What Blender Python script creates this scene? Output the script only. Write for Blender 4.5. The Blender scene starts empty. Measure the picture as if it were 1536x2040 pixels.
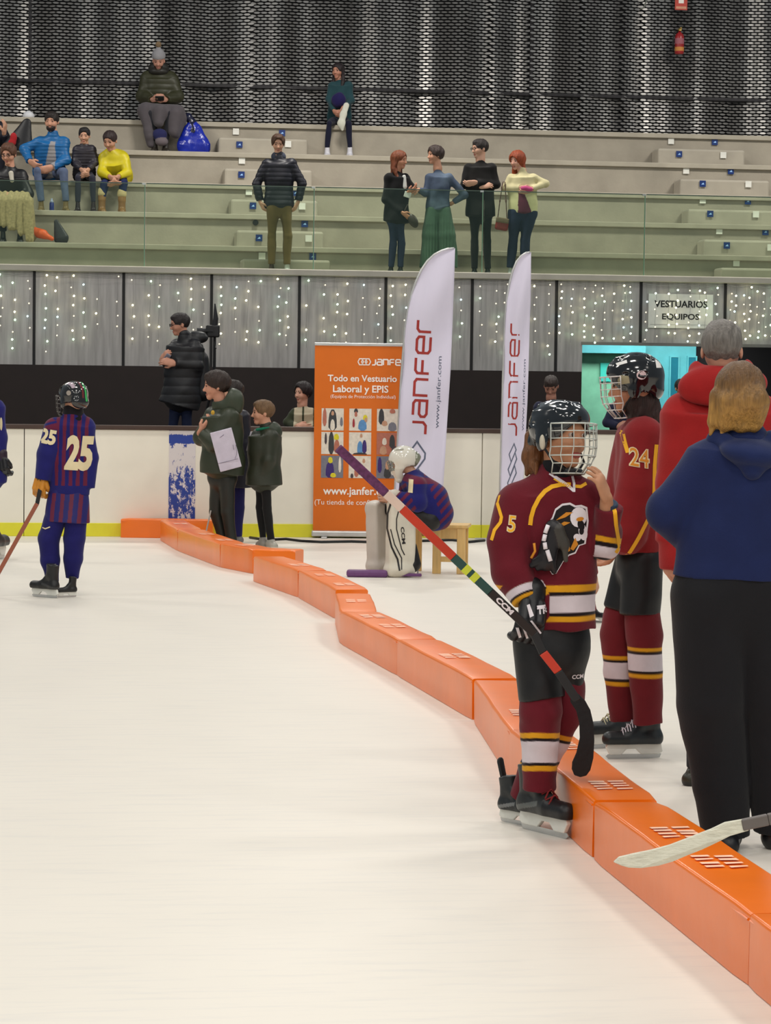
import bpy, bmesh, math, random
import numpy as np
from mathutils import Vector, Matrix
from mathutils.bvhtree import BVHTree
random.seed(7); rng = np.random.default_rng(7)
SC = bpy.context.scene
PI = math.pi

# ------------------------------------------------------------------ camera
FPX = 5200.0; YAW = 0.135; PITCH = math.atan(270/FPX); ROLL = 0.0125
CAM = Vector((0, 0, 1.65))
_f = Vector((math.sin(YAW)*math.cos(PITCH), math.cos(YAW)*math.cos(PITCH), -math.sin(PITCH)))
_r0 = Vector((math.cos(YAW), -math.sin(YAW), 0)); _u0 = _r0.cross(_f)
_r = _r0*math.cos(ROLL) + _u0*math.sin(ROLL); _u = _u0*math.cos(ROLL) - _r0*math.sin(ROLL)
cd = bpy.data.cameras.new('camera'); cam = bpy.data.objects.new('camera', cd)
SC.collection.objects.link(cam); SC.camera = cam
cd.sensor_fit = 'HORIZONTAL'; cd.sensor_width = 36; cd.lens = 36*FPX/1536; cd.clip_end = 200
cam.matrix_world = Matrix(((_r.x, _u.x, -_f.x, CAM.x), (_r.y, _u.y, -_f.y, CAM.y), (_r.z, _u.z, -_f.z, CAM.z), (0, 0, 0, 1)))

# ------------------------------------------------------------------ light
W = bpy.data.worlds.new('hall_air'); SC.world = W; W.use_nodes = True
W.node_tree.nodes['Background'].inputs[0].default_value = (0.80, 0.92, 1.0, 1)
W.node_tree.nodes['Background'].inputs[1].default_value = 0.17
def lamp(name, x, y, z, sx, sy, e, col=(1.0, 0.955, 0.88)):
    l = bpy.data.lights.new(name, 'AREA'); l.shape = 'RECTANGLE'; l.size = sx; l.size_y = sy; l.energy = e; l.color = col
    o = bpy.data.objects.new(name, l); SC.collection.objects.link(o); o.location = (x, y, z); return o
for yy, e in ((-11, 260), (-4, 205), (3, 128), (10, 125), (17, 125), (24, 140)):
    for xx in (-7, 0, 7): lamp('rink_ceiling_lamp', xx + 1, yy, 9.5, 1.6, 1.0, e)
for xx in (-4, 4, 12): lamp('stand_ceiling_lamp', xx, 33.5, 9.0, 1.5, .6, 250)
SC.view_settings.view_transform = 'Standard'; SC.view_settings.look = 'None'
SC.view_settings.gamma = 1; SC.view_settings.use_curve_mapping = False
SC.view_settings.exposure = 0.62

# ------------------------------------------------------------------ helpers
def ray(px, py): return (_f + _r*((px-768)/FPX) + _u*((1020-py)/FPX))
def G(px, py, z=0.0):
    d = ray(px, py); return CAM + d*((z-CAM.z)/d.z)
def AY(px, py, Y):
    d = ray(px, py); return CAM + d*((Y-CAM.y)/d.y)
def AD(px, py, D): return CAM + ray(px, py)*D
def depth(p): return (Vector(p)-CAM).dot(_f)
def lin(c):
    return tuple(((v/255)/12.92 if v/255 <= .04045 else ((v/255+.055)/1.055)**2.4) for v in c[:3])

_mats = {}
def mat(name, rgb=(128, 128, 128), rough=.6, metal=0, noise=.08, nscale=8, bump=0, bscale=60, vcol=False, spec=.5,
        emis=0, alpha=1, coat=0, trans=0, stretch=None, ior=1.45, sheen=0):
    if name in _mats: return _mats[name]
    m = bpy.data.materials.new(name); m.use_nodes = True; nt = m.node_tree; N = nt.nodes; L = nt.links
    b = N['Principled BSDF']; b.inputs['Roughness'].default_value = rough; b.inputs['Metallic'].default_value = metal
    b.inputs['Specular IOR Level'].default_value = spec; b.inputs['Alpha'].default_value = alpha
    b.inputs['Coat Weight'].default_value = coat; b.inputs['Transmission Weight'].default_value = trans; b.inputs['IOR'].default_value = ior
    b.inputs['Sheen Weight'].default_value = sheen
    c = lin(rgb) + (1,)
    tc = N.new('ShaderNodeTexCoord'); mp = N.new('ShaderNodeMapping'); L.new(tc.outputs['Object'], mp.inputs[0])
    if stretch: mp.inputs['Scale'].default_value = stretch
    if vcol:
        a = N.new('ShaderNodeAttribute'); a.attribute_name = 'Col'; base = a.outputs['Color']
    else:
        a = N.new('ShaderNodeRGB'); a.outputs[0].default_value = c; base = a.outputs[0]
    n = N.new('ShaderNodeTexNoise'); n.inputs['Scale'].default_value = nscale; n.inputs['Detail'].default_value = 5
    L.new(mp.outputs[0], n.inputs['Vector'])
    mr = N.new('ShaderNodeMapRange'); mr.inputs[1].default_value = .3; mr.inputs[2].default_value = .7
    mr.inputs[3].default_value = 1-noise; mr.inputs[4].default_value = 1+noise; L.new(n.outputs['Fac'], mr.inputs[0])
    mx = N.new('ShaderNodeVectorMath'); mx.operation = 'SCALE'; L.new(base, mx.inputs[0]); L.new(mr.outputs[0], mx.inputs['Scale'])
    L.new(mx.outputs[0], b.inputs['Base Color'])
    if bump:
        n2 = N.new('ShaderNodeTexNoise'); n2.inputs['Scale'].default_value = bscale; n2.inputs['Detail'].default_value = 3
        L.new(mp.outputs[0], n2.inputs['Vector'])
        bp = N.new('ShaderNodeBump'); bp.inputs['Strength'].default_value = bump; bp.inputs['Distance'].default_value = .01
        L.new(n2.outputs['Fac'], bp.inputs['Height']); L.new(bp.outputs[0], b.inputs['Normal'])
    if emis:
        L.new(mx.outputs[0], b.inputs['Emission Color']); b.inputs['Emission Strength'].default_value = emis
    _mats[name] = m; return m

def link(name, me, m=None, parent=None, loc=None, smooth=False):
    o = bpy.data.objects.new(name, me); SC.collection.objects.link(o)
    if m is not None:
        for mm in (m if isinstance(m, (list, tuple)) else [m]): me.materials.append(mm)
    if parent: o.parent = parent
    if loc is not None: o.location = loc
    if smooth: me.polygons.foreach_set('use_smooth', [True]*len(me.polygons))
    return o
def tag(o, label=None, cat=None, group=None, kind=None):
    if label: o['label'] = label
    if cat: o['category'] = cat
    if group: o['group'] = group
    if kind: o['kind'] = kind
    return o
def empty(name, loc, rz=0):
    o = bpy.data.objects.new(name, None); SC.collection.objects.link(o); o.location = loc; o.rotation_euler = (0, 0, rz)
    o.empty_display_size = .1; return o
def structure(o): o['kind'] = 'structure'; return o
def copy_tree(o, parent=None):
    c = o.copy(); SC.collection.objects.link(c); c.parent = parent
    for ch in list(o.children): copy_tree(ch, c)
    return c

class M:
    """collects faces for ONE mesh"""
    def __init__(s): s.v = []; s.f = []; s.mi = []
    def add(s, vs, fs, mi=0):
        n = len(s.v); s.v += [tuple(v) for v in vs]; s.f += [tuple(i+n for i in f) for f in fs]; s.mi += [mi]*len(fs); return s
    def box(s, a, b, mi=0, mtx=None):
        x0, y0, z0 = a; x1, y1, z1 = b
        vs = [(x0, y0, z0), (x1, y0, z0), (x1, y1, z0), (x0, y1, z0), (x0, y0, z1), (x1, y0, z1), (x1, y1, z1), (x0, y1, z1)]
        if mtx: vs = [mtx @ Vector(v) for v in vs]
        return s.add(vs, [(0, 3, 2, 1), (4, 5, 6, 7), (0, 1, 5, 4), (1, 2, 6, 5), (2, 3, 7, 6), (3, 0, 4, 7)], mi)
    def cbox(s, c, h, mi=0, mtx=None):
        return s.box([c[i]-h[i] for i in range(3)], [c[i]+h[i] for i in range(3)], mi, mtx)
    def tube(s, pts, r, n=8, mi=0, closed=False, flat=None):
        pts = [Vector(p) for p in pts]; k = len(pts); rs = r if isinstance(r, (list, tuple)) else [r]*k
        rings = []; ref = None
        for i in range(k):
            if closed: t = pts[(i+1) % k]-pts[i-1]
            else: t = pts[min(i+1, k-1)]-pts[max(i-1, 0)]
            t.normalize()
            if ref is None: ref = t.orthogonal().normalized()
            ref = (ref - t*ref.dot(t)); ref = ref.normalized() if ref.length > 1e-6 else t.orthogonal().normalized()
            b = t.cross(ref)
            rings.append([pts[i] + (ref*math.cos(2*PI*j/n) + b*math.sin(2*PI*j/n))*rs[i] for j in range(n)])
        vs = [v for rg in rings for v in rg]; fs = []
        for i in range(k if closed else k-1):
            i2 = (i+1) % k
            for j in range(n): fs.append((i*n+j, i*n+(j+1) % n, i2*n+(j+1) % n, i2*n+j))
        if not closed: fs += [tuple(range(n-1, -1, -1)), tuple((k-1)*n+j for j in range(n))]
        return s.add(vs, fs, mi)
    def prism(s, poly, h, O=Vector((0, 0, 0)), X=Vector((1, 0, 0)), Y=Vector((0, 0, 1)), mi=0):
        """poly (x,y) in plane O,X,Y; extruded by h along X x Y"""
        O = Vector(O); X = Vector(X); Y = Vector(Y); Nn = X.cross(Y).normalized(); n = len(poly)
        vs = [O+X*x+Y*y for x, y in poly] + [O+X*x+Y*y+Nn*h for x, y in poly]
        fs = [tuple(range(n-1, -1, -1)), tuple(range(n, 2*n))] + [(i, (i+1) % n, n+(i+1) % n, n+i) for i in range(n)]
        return s.add(vs, fs, mi)
    def lathe(s, prof, c=(0, 0, 0), n=20, mi=0, mtx=None):
        c = Vector(c); k = len(prof); vs = []
        for r, z in prof:
            for j in range(n):
                v = Vector((r*math.cos(2*PI*j/n), r*math.sin(2*PI*j/n), z))
                vs.append(((mtx @ v) if mtx else v)+c)
        fs = [(i*n+j, i*n+(j+1) % n, (i+1)*n+(j+1) % n, (i+1)*n+j) for i in range(k-1) for j in range(n)]
        fs += [tuple(range(n-1, -1, -1)), tuple((k-1)*n+j for j in range(n))]
        return s.add(vs, fs, mi)
    def ribbon(s, pts, w, N, mi=0, th=.002):
        """flat strip along polyline pts in plane of normal N, width w"""
        pts = [Vector(p) for p in pts]; N = Vector(N).normalized(); k = len(pts); L_ = []; R_ = []
        for i in range(k):
            t0 = (pts[i]-pts[i-1]).normalized() if i else (pts[1]-pts[0]).normalized()
            t1 = (pts[i+1]-pts[i]).normalized() if i < k-1 else t0
            n0 = N.cross(t0); n1 = N.cross(t1); b = (n0+n1); b = b.normalized() if b.length > 1e-6 else n0
            b = b*(w/2/max(.45, b.dot(n0)))
            L_.append(pts[i]+b+N*th); R_.append(pts[i]-b+N*th)
        return s.add(L_+R_, [(i, i+k, i+k+1, i+1) for i in range(k-1)], mi)
    def build(s, name, m, parent=None, loc=None, smooth=False, bevel=0, seg=2):
        me = bpy.data.meshes.new(name); me.from_pydata(s.v, [], s.f)
        if any(s.mi): me.polygons.foreach_set('material_index', s.mi)
        me.validate(); me.update()
        o = link(name, me, m, parent, loc, smooth)
        if bevel:
            bm = o.modifiers.new('bevel', 'BEVEL'); bm.width = bevel; bm.segments = seg; bm.limit_method = 'ANGLE'
        return o

_tx = {}
def text_geo(txt, size=1, bold=0.0):
    """2D triangulated text, returns (verts2d, faces) starting x=0"""
    key = (txt, bold)
    if key not in _tx:
        cu = bpy.data.curves.new('t', 'FONT'); cu.body = txt; cu.size = 1; cu.offset = bold; cu.resolution_u = 3; cu.fill_mode = 'FRONT'
        o = bpy.data.objects.new('t', cu); SC.collection.objects.link(o)
        dg = bpy.context.evaluated_depsgraph_get(); me = bpy.data.meshes.new_from_object(o.evaluated_get(dg))
        vs = [(v.co.x, v.co.y) for v in me.vertices]; fs = [tuple(p.vertices) for p in me.polygons]
        bpy.data.objects.remove(o); bpy.data.curves.remove(cu); bpy.data.meshes.remove(me); _tx[key] = (vs, fs)
    vs, fs = _tx[key]
    return [(x*size, y*size) for x, y in vs], fs
def text_fit(mb, txt, O, X, Y, w=None, h=None, bold=.01, off=.002, mi=0, center=True):
    """text laid in the box w (m) wide, cap height h; O = centre"""
    vs, fs = text_geo(txt, 1, bold); xs = [v[0] for v in vs]; ys = [v[1] for v in vs]
    x0, x1, y0, y1 = min(xs), max(xs), min(ys), max(ys)
    sx = w/(x1-x0) if w else None; sy = h/(y1-y0) if h else None
    sx = sx or sy; sy = sy or sx
    X = Vector(X).normalized(); Y = Vector(Y).normalized(); Nn = X.cross(Y)
    mb.add([Vector(O)+X*((x-(x0+x1)/2)*sx)+Y*((y-(y0+y1)/2)*sy)+Nn*off for x, y in vs], fs, mi)

# ------------------------------------------------------------------ distance-field modelling (cloth, skin, hair)
def unit(v):
    v = np.array(v, float); return v/np.linalg.norm(v)
def rotm(yaw=0, pitch=0, roll=0):
    """yaw about z, pitch about x (positive nods a -Y facing head down), roll about y"""
    return np.array(Matrix.Rotation(yaw, 3, 'Z') @ Matrix.Rotation(roll, 3, 'Y') @ Matrix.Rotation(pitch, 3, 'X'))
class SDF:
    def __init__(s): s.p = []
    def cone(s, a, b, ra, rb=None, k=0, flat=None, col=None, op='+', capa=False, capb=False):
        s.p.append(dict(t='c', a=np.array(a, float), b=np.array(b, float), ra=ra, rb=ra if rb is None else rb, k=k, flat=flat, col=col, op=op, capa=capa, capb=capb)); return s
    def ell(s, c, r, R=None, k=0, col=None, op='+'):
        s.p.append(dict(t='e', c=np.array(c, float), r=np.array(r, float), R=np.eye(3) if R is None else np.array(R), k=k, col=col, op=op)); return s
    def box(s, c, h, R=None, rad=.01, k=0, col=None, op='+'):
        s.p.append(dict(t='b', c=np.array(c, float), h=np.array(h, float), R=np.eye(3) if R is None else np.array(R), rad=rad, k=k, col=col, op=op)); return s
    def cut(s, o, n, k=0):
        s.p.append(dict(t='p', o=np.array(o, float), n=unit(n), k=k, col=None, op='c')); return s
    @staticmethod
    def dist(p, Q):
        if p['t'] == 'c':
            ab = p['b']-p['a']; L2 = max(ab @ ab, 1e-12); q = Q-p['a']; t0 = (q @ ab)/L2; t = np.clip(t0, 0, 1)
            d = q - t[..., None]*ab
            sc = 1
            if p['flat'] is not None:
                n, f = p['flat']; n = unit(n); dn = d @ n; d = d + (dn*(1/f-1))[..., None]*n; sc = min(1, f)
            r = p['ra']+t*(p['rb']-p['ra']); res = (np.sqrt((d*d).sum(-1))-r)*(sc if sc < 1 else 1)
            L = math.sqrt(L2)
            if p['capb']: res = np.maximum(res, (t0-1)*L)
            if p['capa']: res = np.maximum(res, -t0*L)
            return res
        if p['t'] == 'e':
            q = (Q-p['c']) @ p['R']; k0 = np.sqrt(((q/p['r'])**2).sum(-1)); k1 = np.sqrt(((q/p['r']**2)**2).sum(-1))+1e-9
            return np.where(k0 < .02, -p['r'].min(), k0*(k0-1)/k1)
        if p['t'] == 'b':
            q = np.abs((Q-p['c']) @ p['R'])-(p['h']-p['rad'])
            return np.sqrt((np.maximum(q, 0)**2).sum(-1))+np.minimum(q.max(-1), 0)-p['rad']
        if p['t'] == 'p': return (Q-p['o']) @ p['n']
    @staticmethod
    def bb(p, m):
        if p['t'] == 'c':
            f = max(1, p['flat'][1]) if p['flat'] is not None else 1
            r = max(p['ra'], p['rb'])*f+m; return np.minimum(p['a'], p['b'])-r, np.maximum(p['a'], p['b'])+r
        if p['t'] == 'e': r = (np.abs(p['R'])*p['r']).sum(1)+m; return p['c']-r, p['c']+r
        if p['t'] == 'b': r = (np.abs(p['R'])*p['h']).sum(1)+m; return p['c']-r, p['c']+r
    def mesh(s, vox):
        lo = np.full(3, 1e9); hi = -lo
        for p in s.p:
            if p['op'] == '+':
                a, b = s.bb(p, vox*2+p['k']*.3); lo = np.minimum(lo, a); hi = np.maximum(hi, b)
        n = np.maximum(np.ceil((hi-lo)/vox).astype(int)+1, 4)
        ax = [lo[i]+vox*np.arange(n[i]) for i in range(3)]
        F = np.full(n, 1.0, np.float32)
        for p in s.p:
            if p['t'] == 'p':
                gx, gy, gz = np.meshgrid(*ax, indexing='ij', sparse=True)
                d = (gx-p['o'][0])*p['n'][0]+(gy-p['o'][1])*p['n'][1]+(gz-p['o'][2])*p['n'][2]
                F = np.maximum(F, d); continue
            a, b = s.bb(p, vox*3+p['k'])
            i0 = np.clip(((a-lo)/vox).astype(int), 0, n-1); i1 = np.clip(((b-lo)/vox).astype(int)+2, 1, n)
            if (i1 <= i0).any(): continue
            sl = tuple(slice(i0[i], i1[i]) for i in range(3))
            Q = np.stack(np.meshgrid(ax[0][sl[0]], ax[1][sl[1]], ax[2][sl[2]], indexing='ij'), -1)
            d = s.dist(p, Q).astype(np.float32); o = F[sl]; k = p['k']
            if p['op'] == '+':
                r = np.minimum(o, d)
                if k > 0: h = np.maximum(k-np.abs(o-d), 0)/k; r = r-h*h*k*.25
            else:
                r = np.maximum(o, -d)
                if k > 0: h = np.maximum(k-np.abs(o+d), 0)/k; r = r+h*h*k*.25
            F[sl] = r
        F[0] = F[-1] = 1; F[:, 0] = F[:, -1] = 1; F[:, :, 0] = F[:, :, -1] = 1
        F = np.clip(F, -vox*4, vox*4)
        ins = F < 0
        c = [ins[dx:n[0]-1+dx, dy:n[1]-1+dy, dz:n[2]-1+dz] for dx in (0, 1) for dy in (0, 1) for dz in (0, 1)]
        cnt = sum(x.astype(np.int8) for x in c); act = (cnt > 0) & (cnt < 8)
        I = np.argwhere(act); idx = np.full(act.shape, -1, np.int64); idx[act] = np.arange(len(I))
        if len(I) == 0: return np.zeros((0, 3)), np.zeros((0, 4), int)
        corners = [(dx, dy, dz) for dx in (0, 1) for dy in (0, 1) for dz in (0, 1)]
        V = [F[I[:, 0]+a, I[:, 1]+b, I[:, 2]+cc] for a, b, cc in corners]
        P = np.zeros((len(I), 3)); w = np.zeros(len(I))
        for i in range(8):
            for ax_ in range(3):
                ca = corners[i]
                if ca[ax_] == 1: continue
                cb = list(ca); cb[ax_] = 1; j = corners.index(tuple(cb))
                va, vb = V[i], V[j]; cr = (va < 0) != (vb < 0)
                t = np.where(cr, va/(va-vb+1e-20), 0)
                pt = np.array(ca, float)[None].repeat(len(I), 0); pt[:, ax_] += t
                P += pt*cr[:, None]; w += cr
        P = lo+vox*(I+P/w[:, None])
        faces = []
        for ax_ in range(3):
            a1, a2 = [(1, 2), (2, 0), (0, 1)][ax_]
            sA = [slice(1, n[i]-1) for i in range(3)]; sA[ax_] = slice(0, n[ax_]-1)
            sB = list(sA); sB[ax_] = slice(1, n[ax_])
            A = ins[tuple(sA)]; B = ins[tuple(sB)]; cr = np.argwhere(A != B)
            if len(cr) == 0: continue
            off = np.array([1, 1, 1]); off[ax_] = 0; e = cr+off
            fl = A[cr[:, 0], cr[:, 1], cr[:, 2]]
            def cell(d1, d2):
                q = e.copy(); q[:, a1] -= d1; q[:, a2] -= d2; return idx[q[:, 0], q[:, 1], q[:, 2]]
            q = np.stack([cell(1, 1), cell(0, 1), cell(0, 0), cell(1, 0)], 1)
            q[~fl] = q[~fl][:, ::-1]; faces.append(q)
        Fc = np.concatenate(faces); Fc = Fc[(Fc >= 0).all(1)]
        # one light smoothing pass
        for _ in range(2):
            S = np.zeros_like(P); C_ = np.zeros(len(P))
            for a, b in ((0, 1), (1, 2), (2, 3), (3, 0)):
                np.add.at(S, Fc[:, a], P[Fc[:, b]]); np.add.at(C_, Fc[:, a], 1)
                np.add.at(S, Fc[:, b], P[Fc[:, a]]); np.add.at(C_, Fc[:, b], 1)
            P = P*.5+.5*S/np.maximum(C_, 1)[:, None]
        return P, Fc
    def color(s, P, default):
        best = np.full(len(P), 1e9); C_ = np.tile(np.array(default, float), (len(P), 1))
        for p in s.p:
            if p['op'] != '+': continue
            d = s.dist(p, P); m = d < best; best[m] = d[m]; C_[m] = default if p['col'] is None else p['col']
        return C_

def wob(P, freq, seed=0):
    r = np.random.default_rng(seed); o = np.zeros(len(P)); Q = P.copy()
    for i in range(3):
        k = r.normal(size=3); k /= np.linalg.norm(k); Q = Q+.25/freq*np.sin((P @ k)*freq*1.3+r.uniform(0, 6))[:, None]*r.normal(size=3)
    for i in range(5):
        k = r.normal(size=3); k /= np.linalg.norm(k); o += np.sin((Q @ k)*freq*r.uniform(.6, 1.8)+r.uniform(0, 6))
    return o/3

def sdf_obj(name, S, vox, m, parent, default=(128, 128, 128), colf=None, dispf=None, fold=None):
    P, Fc = S.mesh(vox)
    me = bpy.data.meshes.new(name)
    def fill(P):
        me.clear_geometry(); me.vertices.add(len(P)); me.vertices.foreach_set('co', P.astype(np.float32).ravel())
        me.loops.add(len(Fc)*4); me.loops.foreach_set('vertex_index', Fc.astype(np.int32).ravel())
        me.polygons.add(len(Fc)); me.polygons.foreach_set('loop_start', np.arange(0, len(Fc)*4, 4, dtype=np.int32))
        me.update(calc_edges=True)
    fill(P)
    C_ = S.color(P, default)
    if colf: C_ = colf(P, C_)
    if dispf is not None or fold:
        nn = np.zeros(len(P)*3, np.float32); me.vertex_normals.foreach_get('vector', nn); nn = nn.reshape(-1, 3)
        d = np.zeros(len(P))
        if dispf is not None: d += dispf(P, nn)
        if fold: d += fold[0]*wob(P, fold[1], fold[2] if len(fold) > 2 else 1)
        P = P+nn*d[:, None]; me.vertices.foreach_set('co', P.astype(np.float32).ravel()); me.update()
    c = C_*.93/255; c = np.where(c <= .04045, c/12.92, ((c+.055)/1.055)**2.4)
    at = me.color_attributes.new('Col', 'FLOAT_COLOR', 'POINT')
    at.data.foreach_set('color', np.concatenate([c, np.ones((len(c), 1))], 1).astype(np.float32).ravel())
    o = link(name, me, m, parent, smooth=True); o['_'] = 0; del o['_']
    return o

def bvh(o):
    me = o.data; return BVHTree.FromPolygons([v.co.copy() for v in me.vertices], [tuple(p.vertices) for p in me.polygons])
def drape(name, target, verts, faces, m, parent, dirv=(0, 1, 0), off=.003, maxlen=.02, mi=None, tree=None):
    """lay a flat graphic (points in local space in front of the target) onto its surface along dirv"""
    bm = bmesh.new(); vs = [bm.verts.new(v) for v in verts]
    for i, f in enumerate(faces):
        try:
            ff = bm.faces.new([vs[j] for j in f]); ff.material_index = mi[i] if mi else 0
        except ValueError: pass
    for _ in range(6):
        es = [e for e in bm.edges if e.calc_length() > maxlen]
        if not es: break
        bmesh.ops.subdivide_edges(bm, edges=es, cuts=1); bmesh.ops.triangulate(bm, faces=[f for f in bm.faces if len(f.verts) > 3])
    t = tree or bvh(target); d = Vector(dirv).normalized(); dead = []
    for v in bm.verts:
        h = t.ray_cast(v.co, d)
        if h[0] is None: dead.append(v)
        else: v.co = h[0]-d*off
    bmesh.ops.delete(bm, geom=dead, context='VERTS')
    me = bpy.data.meshes.new(name); bm.to_mesh(me); bm.free()
    return link(name, me, m, parent, smooth=True)
# ================================================================== SETTING
ice_m = mat('rink_ice', (226, 219, 208), rough=.42, noise=.018, nscale=1.2, bump=.06, bscale=14, spec=.35, stretch=(1, .5, 1))
nt = ice_m.node_tree; N_ = nt.nodes; L_ = nt.links
# skate scratches: thin wave lines in the ice
tc_ = N_.new('ShaderNodeTexCoord'); mp_ = N_.new('ShaderNodeMapping'); mp_.inputs['Rotation'].default_value = (0, 0, .5); mp_.inputs['Scale'].default_value = (.25, 2.2, 1)
L_.new(tc_.outputs['Object'], mp_.inputs[0])
nz_ = N_.new('ShaderNodeTexNoise'); nz_.inputs['Scale'].default_value = 9; nz_.inputs['Detail'].default_value = 9; nz_.inputs['Roughness'].default_value = .72; L_.new(mp_.outputs[0], nz_.inputs['Vector'])
cr_ = N_.new('ShaderNodeValToRGB'); cr_.color_ramp.elements[0].position = .33; cr_.color_ramp.elements[0].color = (.925, .935, .96, 1); cr_.color_ramp.elements[1].position = .5; cr_.color_ramp.elements[1].color = (1, 1, 1, 1)
L_.new(nz_.outputs['Fac'], cr_.inputs[0])
mu_ = N_.new('ShaderNodeVectorMath'); mu_.operation = 'MULTIPLY'
b_ = N_['Principled BSDF']; src = b_.inputs['Base Color'].links[0].from_socket
L_.new(src, mu_.inputs[0]); L_.new(cr_.outputs[0], mu_.inputs[1]); L_.new(mu_.outputs[0], b_.inputs['Base Color'])

YB = G(768, 1071).y                     # rink side of the boards
YW = 33.6                               # wall under the stands
conc = mat('concrete', (158, 150, 136), rough=.85, noise=.13, nscale=2.2, bump=.25, bscale=25)
conc2 = mat('concrete_ledge', (196, 190, 176), rough=.8, noise=.08, nscale=3, bump=.15)
dark = mat('dark_void', (14, 14, 17), rough=.9)
ice = structure(M().box((-16, -4, -.1), (22, YB, 0)).build('floor', ice_m))
structure(M().box((-16, YB, -.1), (22, YW+8, 0)).build('floor', mat('rubber_floor', (40, 38, 38), rough=.9)))

# ---- boards (panels + cap + kick strip)
board_m = mat('board_plastic', (236, 231, 216), rough=.45, noise=.035, nscale=3, spec=.3)
cap_m = mat('board_cap', (70, 52, 44), rough=.5); kick_m = mat('kick_strip', (222, 216, 50), rough=.45, noise=.05, nscale=6)
hb = AY(768, 861, YB).z
seams = [-620, -200, 48, 338, 640, 960, 1300, 1700, 2150]
bx = [AY(x, 960, YB).x for x in seams]
bo = empty('rink_boards', (0, YB, 0)); structure(bo)
for i in range(len(bx)-1):
    M().box((bx[i]+.004, 0, .13), (bx[i+1]-.004, .06, hb)).build('panel', board_m, bo, bevel=.004)
    M().box((bx[i]+.002, -.012, 0), (bx[i+1]-.002, .06, .135)).build('kick_strip', kick_m, bo, bevel=.004)
M().box((bx[0], -.02, hb), (bx[-1], .12, hb+.045)).build('cap_rail', cap_m, bo, bevel=.008)
# blue line painted on the board, worn through to white
bl_m = mat('worn_blue_paint', (34, 66, 150), rough=.5)
nt = bl_m.node_tree; N_ = nt.nodes; L_ = nt.links; b_ = N_['Principled BSDF']
tc_ = N_.new('ShaderNodeTexCoord'); sp_ = N_.new('ShaderNodeSeparateXYZ'); L_.new(tc_.outputs['Object'], sp_.inputs[0])
nz_ = N_.new('ShaderNodeTexNoise'); nz_.inputs['Scale'].default_value = 11; nz_.inputs['Detail'].default_value = 10; nz_.inputs['Roughness'].default_value = .8
mp_ = N_.new('ShaderNodeMapping'); mp_.inputs['Scale'].default_value = (1.3, 1, .75); L_.new(tc_.outputs['Object'], mp_.inputs[0]); L_.new(mp_.outputs[0], nz_.inputs['Vector'])
thr = N_.new('ShaderNodeValToRGB'); cr = thr.color_ramp; cr.interpolation = 'LINEAR'
cr.elements[0].position = 0; cr.elements[0].color = (.51,)*3+(1,)
for p, v in ((.4, .49), (.58, .52), (.68, .60), (.80, .63), (.87, .56), (.91, .0), (1, .0)):
    e = cr.elements.new(p); e.color = (v, v, v, 1)
cr.elements[-1].color = (0, 0, 0, 1)
mz = N_.new('ShaderNodeMapRange'); mz.inputs[1].default_value = 0; mz.inputs[2].default_value = hb; L_.new(sp_.outputs[2], mz.inputs[0]); L_.new(mz.outputs[0], thr.inputs[0])
gt = N_.new('ShaderNodeMath'); gt.operation = 'GREATER_THAN'; L_.new(nz_.outputs['Fac'], gt.inputs[0])
ms = N_.new('ShaderNodeMath'); ms.operation = 'MULTIPLY'; ms.inputs[1].default_value = .95; L_.new(thr.outputs[0], ms.inputs[0]); L_.new(ms.outputs[0], gt.inputs[1])
mxc = N_.new('ShaderNodeMix'); mxc.data_type = 'RGBA'; mxc.inputs[6].default_value = lin((218, 212, 212))+(1,); mxc.inputs[7].default_value = lin((40, 66, 150))+(1,)
L_.new(gt.outputs[0], mxc.inputs[0]); L_.new(mxc.outputs[2], b_.inputs['Base Color'])
x0, x1 = AY(336, 960, YB).x, AY(389, 960, YB).x
M().box((x0, -.004, .14), (x1, .0, hb-.005)).build('blue_line_paint', bl_m, bo)['label'] = 'flaking blue painted stripe'
# raised bench floor behind the boards
zb = .62
structure(M().box((-14, YB+.25, 0), (20, YB+2.2, zb)).build('floor', mat('rubber_floor', (40, 38, 38))))

# ---- black band and metal sheet wall under the stands
zband = AY(768, 735.5, YW).z; zlip0 = AY(768, 552, YW-.1).z; zlip1 = AY(768, 539.5, YW-.1).z
structure(M().box((-14, YW-.05, 0), (AY(1158, 700, YW).x, YW+.1, zband)).build('wall_back', mat('brown_black_boarding', (38, 25, 22), rough=.55, noise=.12, nscale=5)))
sheet = mat('galvanised_sheet', (176, 172, 170), rough=.38, metal=.4, noise=.20, nscale=3.0, stretch=(6, 1, .55), bump=.25, bscale=6)
seamx = [-106, 68, 246, 421, 596, 768, 940, 1108, 1276, 1444, 1612, 1780, 1948, 2116, 2284]
sx = [AY(x, 630, YW).x for x in seamx]
doorx0, doorx1, zd = AY(1160, 685, YW).x, AY(1500, 690, YW).x, AY(1300, 686, YW).z
sw = empty('wall_front', (0, 0, 0)); structure(sw)
for i in range(len(sx)-1):
    a, b = sx[i]+.018, sx[i+1]-.018; lowz = zband if b < doorx0+.02 else zd
    if a < doorx0 < b:
        M().box((a, YW, zband), (doorx0, YW+.04, zlip0)).build('metal_sheet', sheet, sw); a = doorx0
        lowz = zd
    M().box((a, YW, lowz), (b, YW+.04, zlip0)).build('metal_sheet', sheet, sw)
pm = mat('dark_post', (24, 22, 24), rough=.5)
for i, x in enumerate(sx):
    M().box((x-.018, YW-.02, zband if x < doorx0 else zd), (x+.018, YW+.05, zlip0)).build('post', pm, sw)
M().box((doorx0-.01, YW-.03, zd-.02), (sx[-1], YW+.03, zd+.02)).build('lintel', mat('grey_trim', (120, 118, 116)), sw)

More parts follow.
